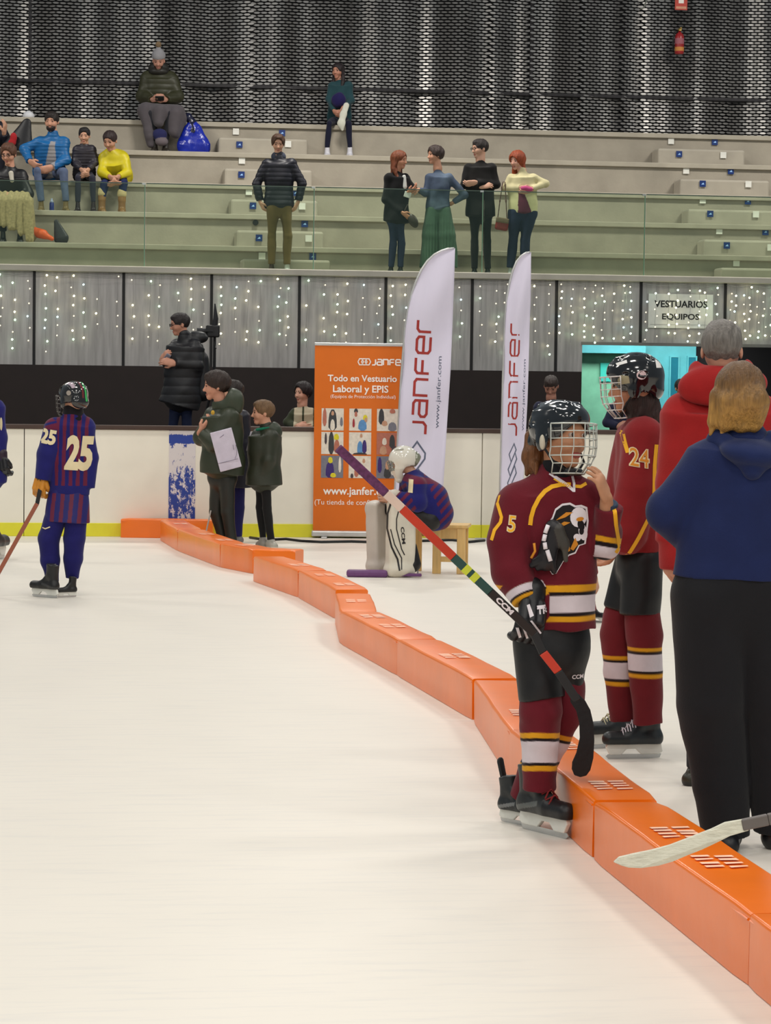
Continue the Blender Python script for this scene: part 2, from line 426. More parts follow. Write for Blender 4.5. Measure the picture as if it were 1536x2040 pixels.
# ---- turquoise doorway behind
tq = mat('turquoise_wall', (60, 205, 190), rough=.5, noise=.04); tq2 = mat('turquoise_door', (84, 172, 182), rough=.4)
YD = YW+1.6
structure(M().box((AY(1100, 700, YD).x, YD, 0), (AY(1278, 700, YD).x, YD+.1, zd+.6)).build('wall_passage', mat('mint_wall', (126, 200, 168), rough=.6, emis=.0)))
d = structure(M().box((0, 0, 0), (AY(1385, 700, YD).x-AY(1278, 700, YD).x, .05, zd+.4)).build('door_1', tq2, loc=(AY(1278, 700, YD).x, YD-.05, 0)))
for x in (1335, 1370):
    xx = AY(x, 700, YD).x-d.location.x
    z1 = AY(x, 712, YD).z
    o = M().box((xx, -.012, z1-.9), (xx+.10, 0, z1), 0).build('door_pane', mat('door_glass', (30, 110, 130), rough=.15), d); o['label'] = 'dark narrow window in the door'
    M().box((xx-.02, -.02, z1-.92), (xx, 0, z1+.02)).box((xx+.10, -.02, z1-.92), (xx+.12, 0, z1+.02)).box((xx, -.02, z1), (xx+.1, 0, z1+.02)).build('pane_frame', tq2, d)
structure(M().box((AY(1385, 700, YD).x, YD-.02, 0), (AY(2400, 700, YD).x, YD+.1, zd+.6)).build('wall_passage', dark))
structure(M().box((doorx0, YD-.25, zd-.11), (AY(1278, 700, YD).x, YD, zd+.05)).build('trim_1', tq2))
structure(M().box((AY(1274, 700, YD).x, YD-.09, 0), (AY(1282, 700, YD).x, YD, zd+.2)).build('trim_2', mat('green_jamb', (20, 110, 80)), ))
lamp('passage_fill_light', AY(1300, 700, YD).x, YD-.9, zd+.35, 2.2, .4, 34, (1, 1, .95))  # unseen fill light added above the door head to brighten the passage
g = M().box((AY(1196, 700, YD).x, YD-.03, AY(1200, 760, YD).z), (AY(1222, 700, YD).x, YD, AY(1200, 723, YD).z)).build('wall_cabinet', tq); tag(g, 'small teal box on the mint passage wall above the dark boarding', 'box')

# ---- stands: ledge, steps, back wall
treads = [YW+1.35+.87*i for i in range(5)]
noses = [496, 433, 374, 311.5, 252]
zf = AY(768, 541, YW+.3).z
zn = [AY(768, noses[i], treads[i]).z for i in range(5)]
structure(M().box((-14, YW-.12, zlip0), (22, YW+.35, zlip1)).build('trim_ledge', conc2, bevel=.01))
st = M().box((-14, YW+.35, zlip0-.3), (22, treads[0]+.01, zlip1-.02))
for i in range(5):
    y1 = treads[i+1]+.01 if i < 4 else treads[4]+.62
    st.box((-14, treads[i], zn[i]-.75), (22, y1, zn[i]-.05))
structure(st.build('floor_stands', conc))
tr = M()
for i in range(5): tr.box((-14, treads[i]-.045, zn[i]-.07), (22, (treads[i+1] if i < 4 else treads[4]+.62), zn[i]))
structure(tr.build('trim_tread', mat('concrete_tread', (168, 160, 145), rough=.8, noise=.1, nscale=3), bevel=.008))
# aisle half steps
YMW = treads[4]+.55
def half_step(xa, xb, i):
    """block on the tread below riser i (i=0 floor)"""
    zt = zn[i-1] if i else zlip1-.02; zt2 = zn[i]; y1 = treads[i]
    a, b = AY(xa, 330, y1-.4).x, AY(xb, 330, y1-.4).x
    o = M().box((a, y1-.42, zt-.01), (b, y1-.01, (zt+zt2)/2)).build('aisle_half_step', mat('concrete_step', (166, 158, 144), rough=.8, noise=.1, nscale=3), bevel=.03)
    return o
for k, (i, xa, xb) in enumerate(((4, 435, 612), (3, 447, 622), (2, 460, 634), (1, 472, 646), (0, 484, 660))):
    tag(half_step(xa, xb, i), ['lowest', 'second lowest', 'middle', 'second highest', 'top'][i]+' concrete half step of the aisle behind the young man in khakis', 'step', 'aisle steps on the left')
for k, (i, xa, xb) in enumerate(((4, 1310, 1483), (3, 1355, 1533), (2, 1372, 1552), (1, 1405, 1590), (0, 1440, 1640))):
    tag(half_step(xa, xb, i), ['lowest', 'second lowest', 'middle', 'second highest', 'top'][i]+' concrete half step of the right-hand aisle', 'step', 'aisle steps on the right')
# reflective floor stickers
wst = mat('white_sticker', (224, 222, 214), rough=.5); bst = mat('blue_sticker', (18, 48, 110), rough=.4); lst = mat('light_blue_mark', (150, 190, 240), rough=.4); kst = mat('black_sticker', (20, 20, 20), rough=.5)
def riser_y(px, py):
    for i in range(5):
        yy = treads[i]-.05; z = AY(px, py, yy).z
        zt = zn[i-1] if i else zlip1
        if z <= zn[i]: 
            if z < (zt+zn[i])/2 and (435 < px < 660 or px > 1300): return yy-.385
            return yy+.035
    return treads[4]
wl = [(470, 262), (482, 320), (496, 382), (522, 510), (574, 287), (602, 411), (615, 475), (1337, 281), (1441, 309), (1367, 340), (1491, 367), (1400, 399), (1506, 427), (1433, 460), (1535, 493), (1467, 524)]
bll = [(477, 288), (481, 348), (504, 410), (516, 474), (562, 265), (589, 384), (607, 446), (623, 511), (1424, 283), (1353, 307), (1456, 341), (1400, 366), (1490, 401), (1415, 426), (1525, 462), (1448, 489)]
rowname = lambda y: 'top row' if y < 300 else 'second row from the top' if y < 350 else 'middle row' if y < 415 else 'fourth row down' if y < 480 else 'lowest row'
for (x, y) in wl:
    Y = riser_y(x, y)-.004; p = AY(x, y, Y)
    o = M().cbox((0, 0, 0), (.045, .003, .045)).build('white_sticker', wst, loc=p)
    tag(o, 'white square sticker on the %s riser, %s aisle, %s' % (rowname(y), 'left' if x < 700 else 'right', 'left side' if x in (470, 482, 496, 522, 1337, 1367, 1400, 1433, 1467) else 'right side'), 'sticker', 'white square stickers on the steps')
for (x, y) in bll:
    Y = riser_y(x, y)-.004; p = AY(x, y, Y)
    o = M().cbox((0, 0, 0), (.045, .003, .045)).build('blue_sticker', bst, loc=p)
    M().prism([(-.022, -.012), (.022, -.012), (.012, .016), (-.004, .008)], .002, (0, -.0035, 0)).build('arrow_mark', lst, o)
    tag(o, 'small blue square sticker on the %s, %s aisle, %s' % (rowname(y), 'left' if x < 700 else 'right', 'left side' if x in (477, 481, 504, 516, 1353, 1400, 1415, 1448) else 'right side'), 'sticker', 'blue square stickers on the steps')
p = AY(509, 443.5, riser_y(509, 443)-.01)
tag(M().lathe([(.04, 0), (.04, .01)], n=16, mtx=Matrix.Rotation(PI/2, 3, 'X')).build('black_disc_sticker', kst, loc=p), 'round black spot on the riser left of the khaki trousers', 'sticker')

# ---- expanded-metal wall behind the stands
structure(M().box((-14, YMW+.35, zn[4]-.3), (24, YMW+.45, 9.4)).build('wall_stands', dark))
mesh_m = mat('expanded_steel', (158, 155, 152), rough=.42, metal=.6, noise=.25, nscale=1.6)
def expanded_mesh():
    mb = M(); pw = .104; ph = .0455; x0 = -10.5; x1 = 16.5; z0 = zn[4]-.02; z1 = 7.9
    nrow = int((z1-z0)/ph); ncol = int((x1-x0)/pw)
    segs = []; xx = x0
    r = random.Random(3)
    while xx < x1:
        w = r.choice([.62, .62, .3, .45, .8]); segs.append((xx, xx+w, r.uniform(-1, 1)*.4)); xx += w
    def yoff(x):
        for a, b, t in segs:
            if a <= x < b: return (x-(a+b)/2)*t
        return 0
    for j in range(nrow):
        z = z0+j*ph
        for i in range(ncol):
            cx = x0+(i+(.5 if j % 2 else 0))*pw; y = yoff(cx); sl = (yoff(cx+.03)-yoff(cx-.03))/.06
            sl = max(-.6, min(.6, sl)); hw = pw*.50; hh = ph*.34
            # a lens-shaped steel blade, tipped upward
            tl = .38+.30*math.sin(cx*2.1+1)*math.sin(cx*5.3)+.16*math.sin(cx*13.7)
            pts = [(-hw, 0), (-hw*.45, -hh), (hw*.45, -hh), (hw, 0), (hw*.45, hh), (-hw*.45, hh)]
            mb.add([(cx+a, YMW+y+a*sl+b*tl*1.6, z+ph*.5+b) for a, b in pts], [(0, 1, 2, 3, 4, 5)])
    return mb
mw = expanded_mesh().build('wall_mesh', mesh_m); structure(mw)
fr = M()
for x in (-300, -100, 60, 212, 375, 540, 700, 860, 1060, 1290, 1500, 1700, 1900, 2100):
    p = AY(x, 120, YMW); fr.box((p.x-.025, YMW+.06, zn[4]), (p.x+.025, YMW+.12, 8))
z = AY(768, 180, YMW).z
fr.box((-12, YMW-.03, z-.02), (20, YMW+.06, z+.025))
structure(fr.build('trim_mesh_frame', mat('dark_steel', (40, 38, 40), rough=.5, metal=.4)))
structure(M().box((-12, YMW+.12, zn[4]-.1), (20, YMW+.35, zn[4]+.01)).build('trim_mesh_base', conc))

# ---- glass parapet of the stands
gm = bpy.data.materials.new('parapet_glass'); gm.use_nodes = True; nt = gm.node_tree; nt.nodes.clear()
o_ = nt.nodes.new('ShaderNodeOutputMaterial'); t_ = nt.nodes.new('ShaderNodeBsdfTransparent'); t_.inputs[0].default_value = (.90, .965, .88, 1)
g_ = nt.nodes.new('ShaderNodeBsdfGlossy'); g_.inputs['Roughness'].default_value = .05; g_.inputs['Color'].default_value = (.8, 1, .9, 1)
fr_ = nt.nodes.new('ShaderNodeFresnel'); fr_.inputs[0].default_value = 1.45; mx_ = nt.nodes.new('ShaderNodeMixShader')
nt.links.new(fr_.outputs[0], mx_.inputs[0]); nt.links.new(t_.outputs[0], mx_.inputs[1]); nt.links.new(g_.outputs[0], mx_.inputs[2]); nt.links.new(mx_.outputs[0], o_.inputs[0])
em = mat('glass_edge', (120, 160, 130), rough=.3)
YG = YW-.02
gz = AY(768, 377, YG).z; joints = [-400, -45, 290, 627, 963, 1286, 1620, 1950, 2280]
zleft = AY(30, 352, YG).z
for i in range(len(joints)-1):
    a, b = AY(joints[i], 450, YG).x, AY(joints[i+1], 450, YG).x
    root = empty('glass_panel', ((a+b)/2, YG, zlip1)); w = (b-a)/2-.006
    M().box((-w, -.008, 0), (w, .008, gz-zlip1)).build('pane', gm, root)
    M().box((-w, -.009, gz-zlip1), (w, .009, gz-zlip1+.012)).build('top_edge', mat('glass_top_edge', (84, 104, 90), rough=.3), root)
    M().box((w-.012, -.009, 0), (w, .009, gz-zlip1)).build('side_edge', em, root)
    M().cbox((w-.02, 0, gz-zlip1), (.022, .015, .012)).build('clamp', mat('clamp_steel', (190, 195, 190), rough=.3, metal=.6), root)
    tag(root, ['glass parapet panel beyond the left frame edge', 'glass parapet panel in front of the seated family at the left', 'glass parapet panel in front of the young man in khaki trousers', 'glass parapet panel in front of the women in blazer and denim', 'glass parapet panel in front of the red-haired woman', 'glass parapet panel at the right in front of the empty steps', 'glass parapet panel just beyond the right frame edge', 'glass parapet panel farthest to the right, out of the frame'][i], 'glass panel', 'glass parapet panels')
# ================================================================== FOAM BARRIER ON THE ICE
org = mat('orange_vinyl', (240, 114, 0), rough=.30, noise=.06, nscale=3, spec=.85, bump=.12, bscale=9)
prn = mat('white_print', (250, 200, 170), rough=.5); orgd = mat('orange_seam', (170, 60, 14), rough=.5)
HP = .205; WP = .235
def pad_section(p, q, parent, base, w=WP, h=HP, marks=()):
    """one foam section; p,q ground points of its left (rink side) lower edge, as seen from the camera"""
    d = (q-p); L = d.length; d.normalize(); n = Vector((-d.y, d.x, 0))      # n points away from the open ice
    if n.x < 0 and n.y < 0: n = -n
    mtx = Matrix.Translation(p-base) @ Matrix(((d.x, n.x, 0, 0), (d.y, n.y, 0, 0), (0, 0, 1, 0), (0, 0, 0, 1)))
    k = 14; r = .013; prof = []
    for cx, cz, a0 in ((w-r, r*.4, -90), (w-r, h-r, 0), (r, h-r, 90), (r*.4, r*.4, 180)):
        rr = r if cz > .1 else r*.4
        for j in range(5): a = math.radians(a0+j*22.5); prof.append((cx+rr*math.cos(a), cz+rr*math.sin(a)))
    vs = []; nj = len(prof); rs = random.Random(int(L*1000))
    ph = rs.uniform(0, 6)
    for i in range(k+1):
        t = i/k; e = min(t, 1-t)*L; ins = .006*max(0, 1-e/.02)
        for (y, z) in prof:
            bul = .002*math.sin(t*9+ph)+.001*math.sin(t*23+ph)
            yy = y+(ins if y < w/2 else -ins)+(bul if z > .03 else 0); zz = z-(ins if z > h/2 else 0)+(.0012*math.sin(t*9+y*20) if z > h/2 else 0)
            vs.append(mtx @ Vector((t*(L-.004)+.002, yy, zz)))
    fs = [(i*nj+j, (i+1)*nj+j, (i+1)*nj+(j+1) % nj, i*nj+(j+1) % nj) for i in range(k) for j in range(nj)]
    fs += [tuple(range(nj)), tuple(k*nj+j for j in range(nj-1, -1, -1))]
    sec = M().add(vs, fs).build('foam_section', org, parent, smooth=True)
    m_ = sec.modifiers.new('es', 'EDGE_SPLIT'); m_.split_angle = 1.0
    M().tube([mtx @ Vector((.01, .006, h-.024)), mtx @ Vector((L-.01, .006, h-.024))], .004, 6).build('piping', org, sec)
    for t in marks:                                                      # white printed marks on the top
        mb = M(); c = Vector((t*L, w*.52, h+.0045))
        for a in range(4):
            for b in range(2):
                x = (a-1.5)*.055+rs.uniform(-.008, .008); y = (b-.5)*.072
                mb.add([mtx @ (c+Vector((x-.014, y-.030, 0))), mtx @ (c+Vector((x+.014, y-.030, 0))), mtx @ (c+Vector((x+.004+rs.uniform(-.012, .02), y+.028, 0))), mtx @ (c+Vector((x-.018, y+.028, 0)))], [(0, 1, 2, 3)])
        mb.build('printed_mark', prn, sec)
    return sec
def barrier(pix, label, marks=((.3, .8), (.4,)), w=WP):
    pts = [G(x, y) for x, y in pix]; base = pts[0].copy()
    root = empty('foam_barrier', base); tag(root, label, 'foam barrier', 'orange foam barrier pads dividing the ice')
    for i in range(len(pts)-1): pad_section(pts[i], pts[i+1], root, base, w, marks=marks[i % len(marks)])
    return root
b0 = G(240, 1071); b1 = G(424, 1073.5)
root = empty('foam_barrier', b0); tag(root, 'straight orange foam barrier lying along the boards under the blue stripe', 'foam barrier', 'orange foam barrier pads dividing the ice')
pad_section(b0, b1, root, b0, .2, .19)
barrier([(318, 1076), (352, 1097), (437, 1130), (502, 1143), (588, 1146)], 'farthest curved orange foam barrier, bending away past the man with the paper', ((.5,), (.4, .8), (.4,), ()))
barrier([(503, 1158), (592, 1190), (667, 1233)], 'orange foam barrier to the left of the seated goalkeeper', ((.7,), (.3, .8)))
barrier([(667, 1241), (676, 1282), (788, 1345), (938, 1434)], 'orange foam barrier in the middle of the row, left of the stick blade and skater', ((.5,), (.25, .6), (.5,)))
barrier([(942, 1437), (1012, 1549), (1176, 1708)], 'orange foam barrier directly behind the legs of player number 5', ((.72,), (.3, .85)))
barrier([(1180, 1713), (1486, 1964), (1800, 2230)], 'nearest orange foam barrier, running out of the lower right corner', ((.35, .62), (.15,)))

# ================================================================== ROLL-UP BANNER
bo_m = mat('banner_orange', (220, 108, 10), rough=.5, noise=.02); wh_m = mat('banner_white', (246, 240, 232), rough=.5); alu = mat('aluminium', (200, 200, 198), rough=.35, metal=.6)
base = G(716, 1072); root = empty('roll_up_banner', base, -YAW+.02); tag(root, 'tall orange roll-up banner with white lettering and nine small pictures', 'banner')
su = depth(base)/FPX
def bz(x, y): return Vector(((x-720)*su, -.012, (1066-y)*su+.06))
sheet_o = M().box((-.475, -.01, .07), (.475, -.004, 1.965)).build('printed_sheet', bo_m, root)
M().box((-.48, -.02, 1.955), (.48, .015, 1.985)).build('top_rail', alu, root, bevel=.005)
M().box((-.49, -.07, .015), (.49, .08, .075)).build('cassette', alu, root, bevel=.015)
for s_ in (-1, 1): M().box((s_*.36-.03, -.16, 0), (s_*.36+.03, .16, .016)).build('foot', alu, root, bevel=.005)
M().tube([(0, .05, .07), (0, .05, 1.96)], .009).build('support_pole', alu, root)
X_ = (1, 0, 0); Z_ = (0, 0, 1)
for txt, cx, cy, w, b in (('Todo en Vestuario', 722, 760, 137, .02), ('Laboral y EPIS', 719, 783, 110, .02), ('(Equipos de Protección Individual)', 724, 797, 129, .0), ('www.janfer.com', 718, 986, 143, .02), ('(Tu tienda de confianza)', 700, 1008, 140, 0)):
    mb = M(); text_fit(mb, txt, bz(cx, cy), X_, Z_, w=w*su, bold=b); mb.build('lettering', wh_m, sheet_o)
GLY = {'J': [[(.62, 1), (.62, .2), (.45, 0), (.0, 0)]],
       'a': [[(.08, 1), (.7, 1), (.85, .86), (.85, 0), (.15, 0), (0, .14), (0, .4), (.14, .55), (.85, .55)]],
       'n': [[(0, 0), (0, 1), (.7, 1), (.85, .86), (.85, 0)]],
       'F': [[(.05, 0), (.05, .85), (.2, 1), (.85, 1)], [(.05, .5), (.75, .5)]],
       'e': [[(.85, 0), (.15, 0), (0, .15), (0, .85), (.15, 1), (.7, 1), (.85, .86), (.85, .5), (0, .5)]],
       'r': [[(0, 0), (0, .85), (.15, 1), (.6, 1)]]}
def wordmark(mb, O, X, Y, h, adv=1.12, wd=.17, xs=1.0, mi=0):
    X = Vector(X).normalized(); Y = Vector(Y).normalized(); N = X.cross(Y); x = 0
    for ch in 'JanFer':
        for pl in GLY[ch]: mb.ribbon([Vector(O)+X*((x+a)*h*xs)+Y*(b*h) for a, b in pl], wd*h, N, mi)
        x += adv*(.82 if ch == 'J' else 1)
    return x*h*xs
mb = M(); wordmark(mb, bz(741, 733), X_, Z_, 11*su, wd=.24)
for dx in (0, 7, 14):                                                    # interlocking hexagon mark
    mb.ribbon([bz(713+dx+a, 727+b) for a, b in ((0, 0), (3, -6), (8, -6), (11, 0), (8, 6), (3, 6), (0, 0))], 2*su, (0, -1, 0), th=.002)
mb.build('logo', wh_m, sheet_o)
rp = random.Random(5); pal = [(196, 150, 120), (70, 60, 66), (225, 215, 200), (120, 120, 130), (90, 140, 190), (60, 40, 110), (220, 205, 40), (180, 110, 90), (60, 60, 62), (160, 40, 50)]
pm_ = [mat('print_ink_%d' % i, c, rough=.6, noise=.1, nscale=40) for i, c in enumerate(pal)]
specs = [[(2, 'bg'), (8, .5, .45, .3, .5), (0, .5, .78, .1, .1), (2, .5, .25, .16, .25), (7, .14, .6, .14, .4), (3, .9, .4, .1, .2)],
         [(2, 'bg'), (8, .3, .9, .14, .1), (7, .3, .75, .1, .12), (4, .6, .25, .3, .25), (6, .72, .6, .16, .12), (0, .75, .5, .1, .1), (9, .2, .35, .08, .2)],
         [(2, 'bg'), (8, .2, .65, .2, .35), (0, .35, .35, .2, .12), (3, .7, .2, .3, .2), (7, .7, .9, .2, .1)],
         [(2, 'bg'), (8, .45, .5, .2, .5), (6, .68, .78, .18, .14), (7, .7, .35, .2, .3), (1, .2, .7, .08, .25)],
         [(2, 'bg'), (4, .5, .3, .2, .3), (5, .7, .35, .16, .3), (0, .55, .85, .09, .09), (8, .5, .03, .5, .05)],
         [(7, 'bg'), (2, .35, .6, .16, .16), (8, .7, .6, .2, .3), (0, .3, .2, .25, .2), (1, .8, .2, .2, .2)],
         [(3, 'bg'), (5, .4, .35, .3, .38), (6, .42, .8, .16, .14), (6, .55, .12, .2, .1), (2, .85, .6, .1, .35)],
         [(2, 'bg'), (0, .68, .78, .1, .1), (8, .5, .3, .1, .15), (6, .8, .25, .1, .1), (7, .35, .3, .15, .25), (1, .15, .1, .1, .1)],
         [(3, 'bg'), (5, .15, .6, .15, .35), (8, .5, .25, .25, .25), (0, .5, .6, .15, .2), (2, .75, .35, .15, .2)]]
for i, (cx, cy) in enumerate([(x, y) for y in (842, 889, 936) for x in (664, 719, 774)]):
    mb = M(); hw = 22*su; c = bz(cx, cy)
    for j, sp in enumerate(specs[i]):
        yy = -.0125-.0006*j
        if sp[1] == 'bg': mb.add([(c.x-hw, yy, c.z-hw), (c.x+hw, yy, c.z-hw), (c.x+hw, yy, c.z+hw), (c.x-hw, yy, c.z+hw)], [(0, 1, 2, 3)], sp[0]); continue
        m_, u, v, a, b = sp; pts = []
        for k in range(10):
            t = 2*PI*k/10; x = min(max(u+a*.62*math.cos(t)*(1.25 if math.sin(t) < -.2 else 1), 0), 1); z = min(max(v+b*1.05*math.sin(t), 0), 1)
            pts.append((c.x-hw+x*2*hw, yy, c.z-hw+z*2*hw))
        mb.add(pts, [tuple(range(10))], m_)
    mb.build('printed_picture', pm_, sheet_o)

# ================================================================== FEATHER FLAGS
cloth_w = mat('flag_cloth', (214, 208, 226), rough=.7, noise=.03, nscale=6, bump=.3, bscale=7, stretch=(1, 1, .25))
red_ink = mat('flag_red_ink', (158, 48, 42), rough=.7); grey_ink = mat('flag_grey_ink', (92, 98, 118), rough=.7)
def feather_flag(left, right, gx, gy, turn, label, txt):
    """left/right edges as pixel lists top to bottom, flag hanging above ground pixel gx,gy"""
    g = G(gx, gy); D = depth(g); s = D/FPX; root = empty('feather_flag', g, -YAW+turn)
    ct = math.cos(turn); inv = Matrix.Rotation(YAW-turn, 3, 'Z')
    def loc(x, y):
        p = AD(x, y, D); v = inv @ (p-g); return Vector((v.x, 0, v.z)) if abs(turn) < .05 else Vector(((x-gx)*s/ct, 0, v.z))
    def interp(pl, y):
        for (xa, ya), (xb, yb) in zip(pl, pl[1:]):
            if ya <= y <= yb: return xa+(xb-xa)*(y-ya)/(yb-ya)
        return pl[-1][0]
    y0 = left[0][1]; y1 = left[-1][1]; n = 60; m_ = 14; vs = []
    for i in range(n+1):
        t = (i/n)**1.3; y = y0+(y1-y0)*t; a = interp(left, y); b = interp(right, y)
        for j in range(m_+1):
            u = j/m_; p = loc(a+(b-a)*u, y)
            p.y = .025*math.sin(u*7+t*5)*min(1, t*4)*(.3+u)+.015*math.sin(t*17+u*3)
            vs.append(p)
    fs = [(i*(m_+1)+j, (i+1)*(m_+1)+j, (i+1)*(m_+1)+j+1, i*(m_+1)+j+1) for i in range(n) for j in range(m_)]
    cl = M().add(vs, fs).build('printed_cloth', cloth_w, root, smooth=True)
    so = cl.modifiers.new('s', 'SOLIDIFY'); so.thickness = .002; so.offset = 1
    pts = [loc(x-1, y)+Vector((0, .012, 0)) for x, y in left]
    base = loc(left[-1][0]-1, gy); base.z = .05
    M().tube(pts+[base], .011, 8).build('pole', alu, root, smooth=True)
    M().box((base.x-.25, -.02, 0), (base.x+.25, .02, .03)).box((base.x-.02, -.25, 0), (base.x+.02, .25, .03)).build('cross_base', alu, root)
    tag(root, label, 'flag', 'white advertising feather flags')
    tree = bvh(cl)
    for what, m, items in txt:
        mb = M()
        for it in items:
            if it[0] == 'mark':
                _, xa, ya, xb, yb, hh = it; A = loc(xa, ya); B = loc(xb, yb); X = (B-A); Lw = X.length; X.normalize(); Y = Vector((X.z, 0, -X.x))*-1
                hg = hh*s/ct; xs = Lw/(hg*6.55); tmp = M(); wordmark(tmp, A, X, Y, hg, xs=xs, wd=.19)
                mb.add([Vector((v[0], -.3, v[2])) for v in tmp.v], tmp.f)
            elif it[0] == 'text':
                _, t_, xa, ya, xb, yb, hh = it; A = loc(xa, ya); B = loc(xb, yb); X = B-A; Y = Vector((X.z, 0, -X.x)).normalized()*-1
                tmp = M(); text_fit(tmp, t_, (A+B)/2, X, Y, w=X.length, h=hh*s/ct, bold=0); mb.add([Vector((v[0], -.3, v[2])) for v in tmp.v], tmp.f)
            else:
                _, pl, wd = it; tmp = M(); tmp.ribbon([loc(x, y) for x, y in pl], wd*s, (0, -1, 0)); mb.add([Vector((v[0], -.3, v[2])) for v in tmp.v], tmp.f)
        drape(what, cl, mb.v, mb.f, m, cl, (0, 1, 0), .004, .06, tree=tree)
    return root
L1 = [(905, 496), (893, 497), (880, 501), (866, 508), (852, 521), (840, 539), (830, 560), (821, 585), (813, 620), (808, 655), (804, 700), (800, 750), (796, 820), (792, 900), (788, 970), (785, 1010)]
R1 = [(906, 496), (904, 560), (901, 650), (897, 740), (890, 850), (884, 950), (880, 1010)]
feather_flag(L1, R1, 785, 1078, .0, 'larger white feather flag overlapping the orange roll-up banner', [
    ('wordmark', red_ink, [('mark', 847, 865, 861, 619, 27)]),
    ('web_address', grey_ink, [('text', 'www.janfer.com', 871, 853, 877, 710, 11)]),
    ('logo', grey_ink, [('line', [(822, 892), (831, 880), (847, 903), (846, 914), (838, 925), (828, 938), (818, 926)], 3.4), ('line', [(818, 926), (812, 912), (822, 892)], 3), ('line', [(826, 948), (834, 936), (846, 952)], 3)])])
L2 = [(1055.5, 504), (1048, 505), (1038, 511), (1029, 522), (1021, 541), (1014, 568), (1009, 600), (1006, 640), (1004, 690), (1002, 760), (1000, 850), (998, 930), (996, 1010)]
R2 = [(1056.5, 504), (1056, 600), (1053, 700), (1050, 800), (1045, 900), (1040, 1010)]
feather_flag(L2, R2, 996, 1078, .0, 'narrower white feather flag between the dark boards and player number 5', [
    ('wordmark', red_ink, [('mark', 1028, 868, 1035, 625, 17)]),
    ('web_address', grey_ink, [('text', 'www.janfer.com', 1041, 858, 1045, 716, 6)]),
    ('logo', grey_ink, [('line', [(1014, 905), (1024, 884), (1028, 896), (1018, 920), (1014, 905)], 2.2), ('line', [(1012, 935), (1026, 902), (1029, 914), (1016, 948), (1012, 935)], 2.2), ('line', [(1011, 962), (1025, 928), (1028, 942), (1014, 974), (1011, 962)], 2.2)])])

# ================================================================== WALL THINGS
p = AY(1356, 620, YW-.026); s = depth(p)/FPX
o = M().cbox((0, 0, 0), (66*s, .006, 34*s)).build('direction_sign', mat('sign_white', (226, 226, 222), rough=.4), loc=p, bevel=.004)
tag(o, 'white sign reading VESTUARIOS EQUIPOS in black capitals', 'sign')
mb = M(); text_fit(mb, 'VESTUARIOS', (0, -.007, 14*s), X_, Z_, w=108*s, h=14*s, bold=.025); text_fit(mb, 'EQUIPOS', (0, -.007, -12*s), X_, Z_, w=76*s, h=14*s, bold=.025)
mb.build('lettering', mat('sign_black', (30, 32, 34), rough=.5), o)
M().tube([(-62*s, -.008, -27*s), (62*s, -.008, -27*s)], .003, 4).build('underline', mat('sign_grey', (150, 150, 150)), o)
# fire extinguisher + sign
p = AY(1353, 108, YMW-.22); s = depth(p)/FPX; redm = mat('extinguisher_red', (150, 22, 26), rough=.3, coat=.4)
root = empty('fire_extinguisher', p); tag(root, 'red fire extinguisher hanging on the metal mesh wall', 'fire extinguisher')
M().lathe([(.0, 0), (.062, .0), (.07, .02), (.07, .26), (.055, .3), (.022, .325), (.018, .345)], n=20).build('cylinder', redm, root, smooth=True)
M().lathe([(.0712, .045), (.0712, .105)], n=20).build('lower_label', mat('label_ochre', (196, 130, 60)), root)
M().lathe([(.0712, .15), (.0712, .235)], n=20).build('upper_label', mat('label_pink', (160, 90, 100)), root)
M().box((-.02, -.05, .345), (.02, .05, .375)).box((-.015, -.09, .375), (.015, .04, .39)).build('valve', mat('brass', (190, 160, 90), rough=.3, metal=.7), root, bevel=.004)
M().tube([(-.02, 0, .35), (-.08, -.01, .33), (-.1, -.01, .2), (-.095, -.01, .05)], .011).build('hose', kst, root, smooth=True)
M().cbox((0, .13, .22), (.03, .06, .02)).build('bracket', kst, root)
p = AY(1357, 4, YMW-.10)
o = M().cbox((0, 0, 0), (.095, .004, .12)).build('extinguisher_sign', mat('sign_red', (190, 60, 44), rough=.5), loc=p)
M().cbox((0, -.005, .03), (.04, .002, .05)).build('pictogram', wh_m, o); M().cbox((0, -.005, -.085), (.08, .002, .018)).build('caption_strip', mat('sign_cream', (210, 150, 120)), o)
tag(o, 'red and white square sign above the fire extinguisher', 'sign')
p = AY(1282, 0, YMW-.12)
o = M().tube([(0, 0, .5), (.06, 0, .3), (.05, 0, .0), (0, -.02, -.12), (-.05, -.02, -.14)], .012).build('hanging_cable', mat('cable_grey', (110, 112, 104)), loc=p, smooth=True); tag(o, 'grey cable loop hanging down the mesh wall at the top edge', 'cable')

# ---- curtains of fairy lights
wire_m = mat('light_wire', (120, 120, 116), rough=.5)
bulb_ms = [mat('bulb_warm', (255, 246, 190), emis=7), mat('bulb_green', (210, 255, 205), emis=6), mat('bulb_dim', (235, 220, 180), emis=1.6), mat('bulb_cool', (190, 240, 240), emis=5)]
bms = []
for i, m_ in enumerate(bulb_ms):
    me = bpy.data.meshes.new('bulb'); bm = bmesh.new(); bmesh.ops.create_icosphere(bm, subdivisions=1, radius=(.0135, .0135, .010, .0125)[i]); bm.to_mesh(me); bm.free(); me.materials.append(m_); bms.append(me)
rl = random.Random(11)
YL = YW-.14
ranges = [(-90, 66), (72, 243), (250, 418), (425, 592), (600, 764), (772, 936), (944, 1105), (1112, 1272), (1280, 1440), (1448, 1560)]
names = ['at the left edge of the picture', 'right of the first dark post', 'above and left of the man in the parka', 'right of the camera on its tripod', 'above the orange roll-up banner', 'behind the larger feather flag', 'between the two feather flags', 'above the turquoise doorway', 'around the VESTUARIOS EQUIPOS sign', 'in the upper right beside the sign']
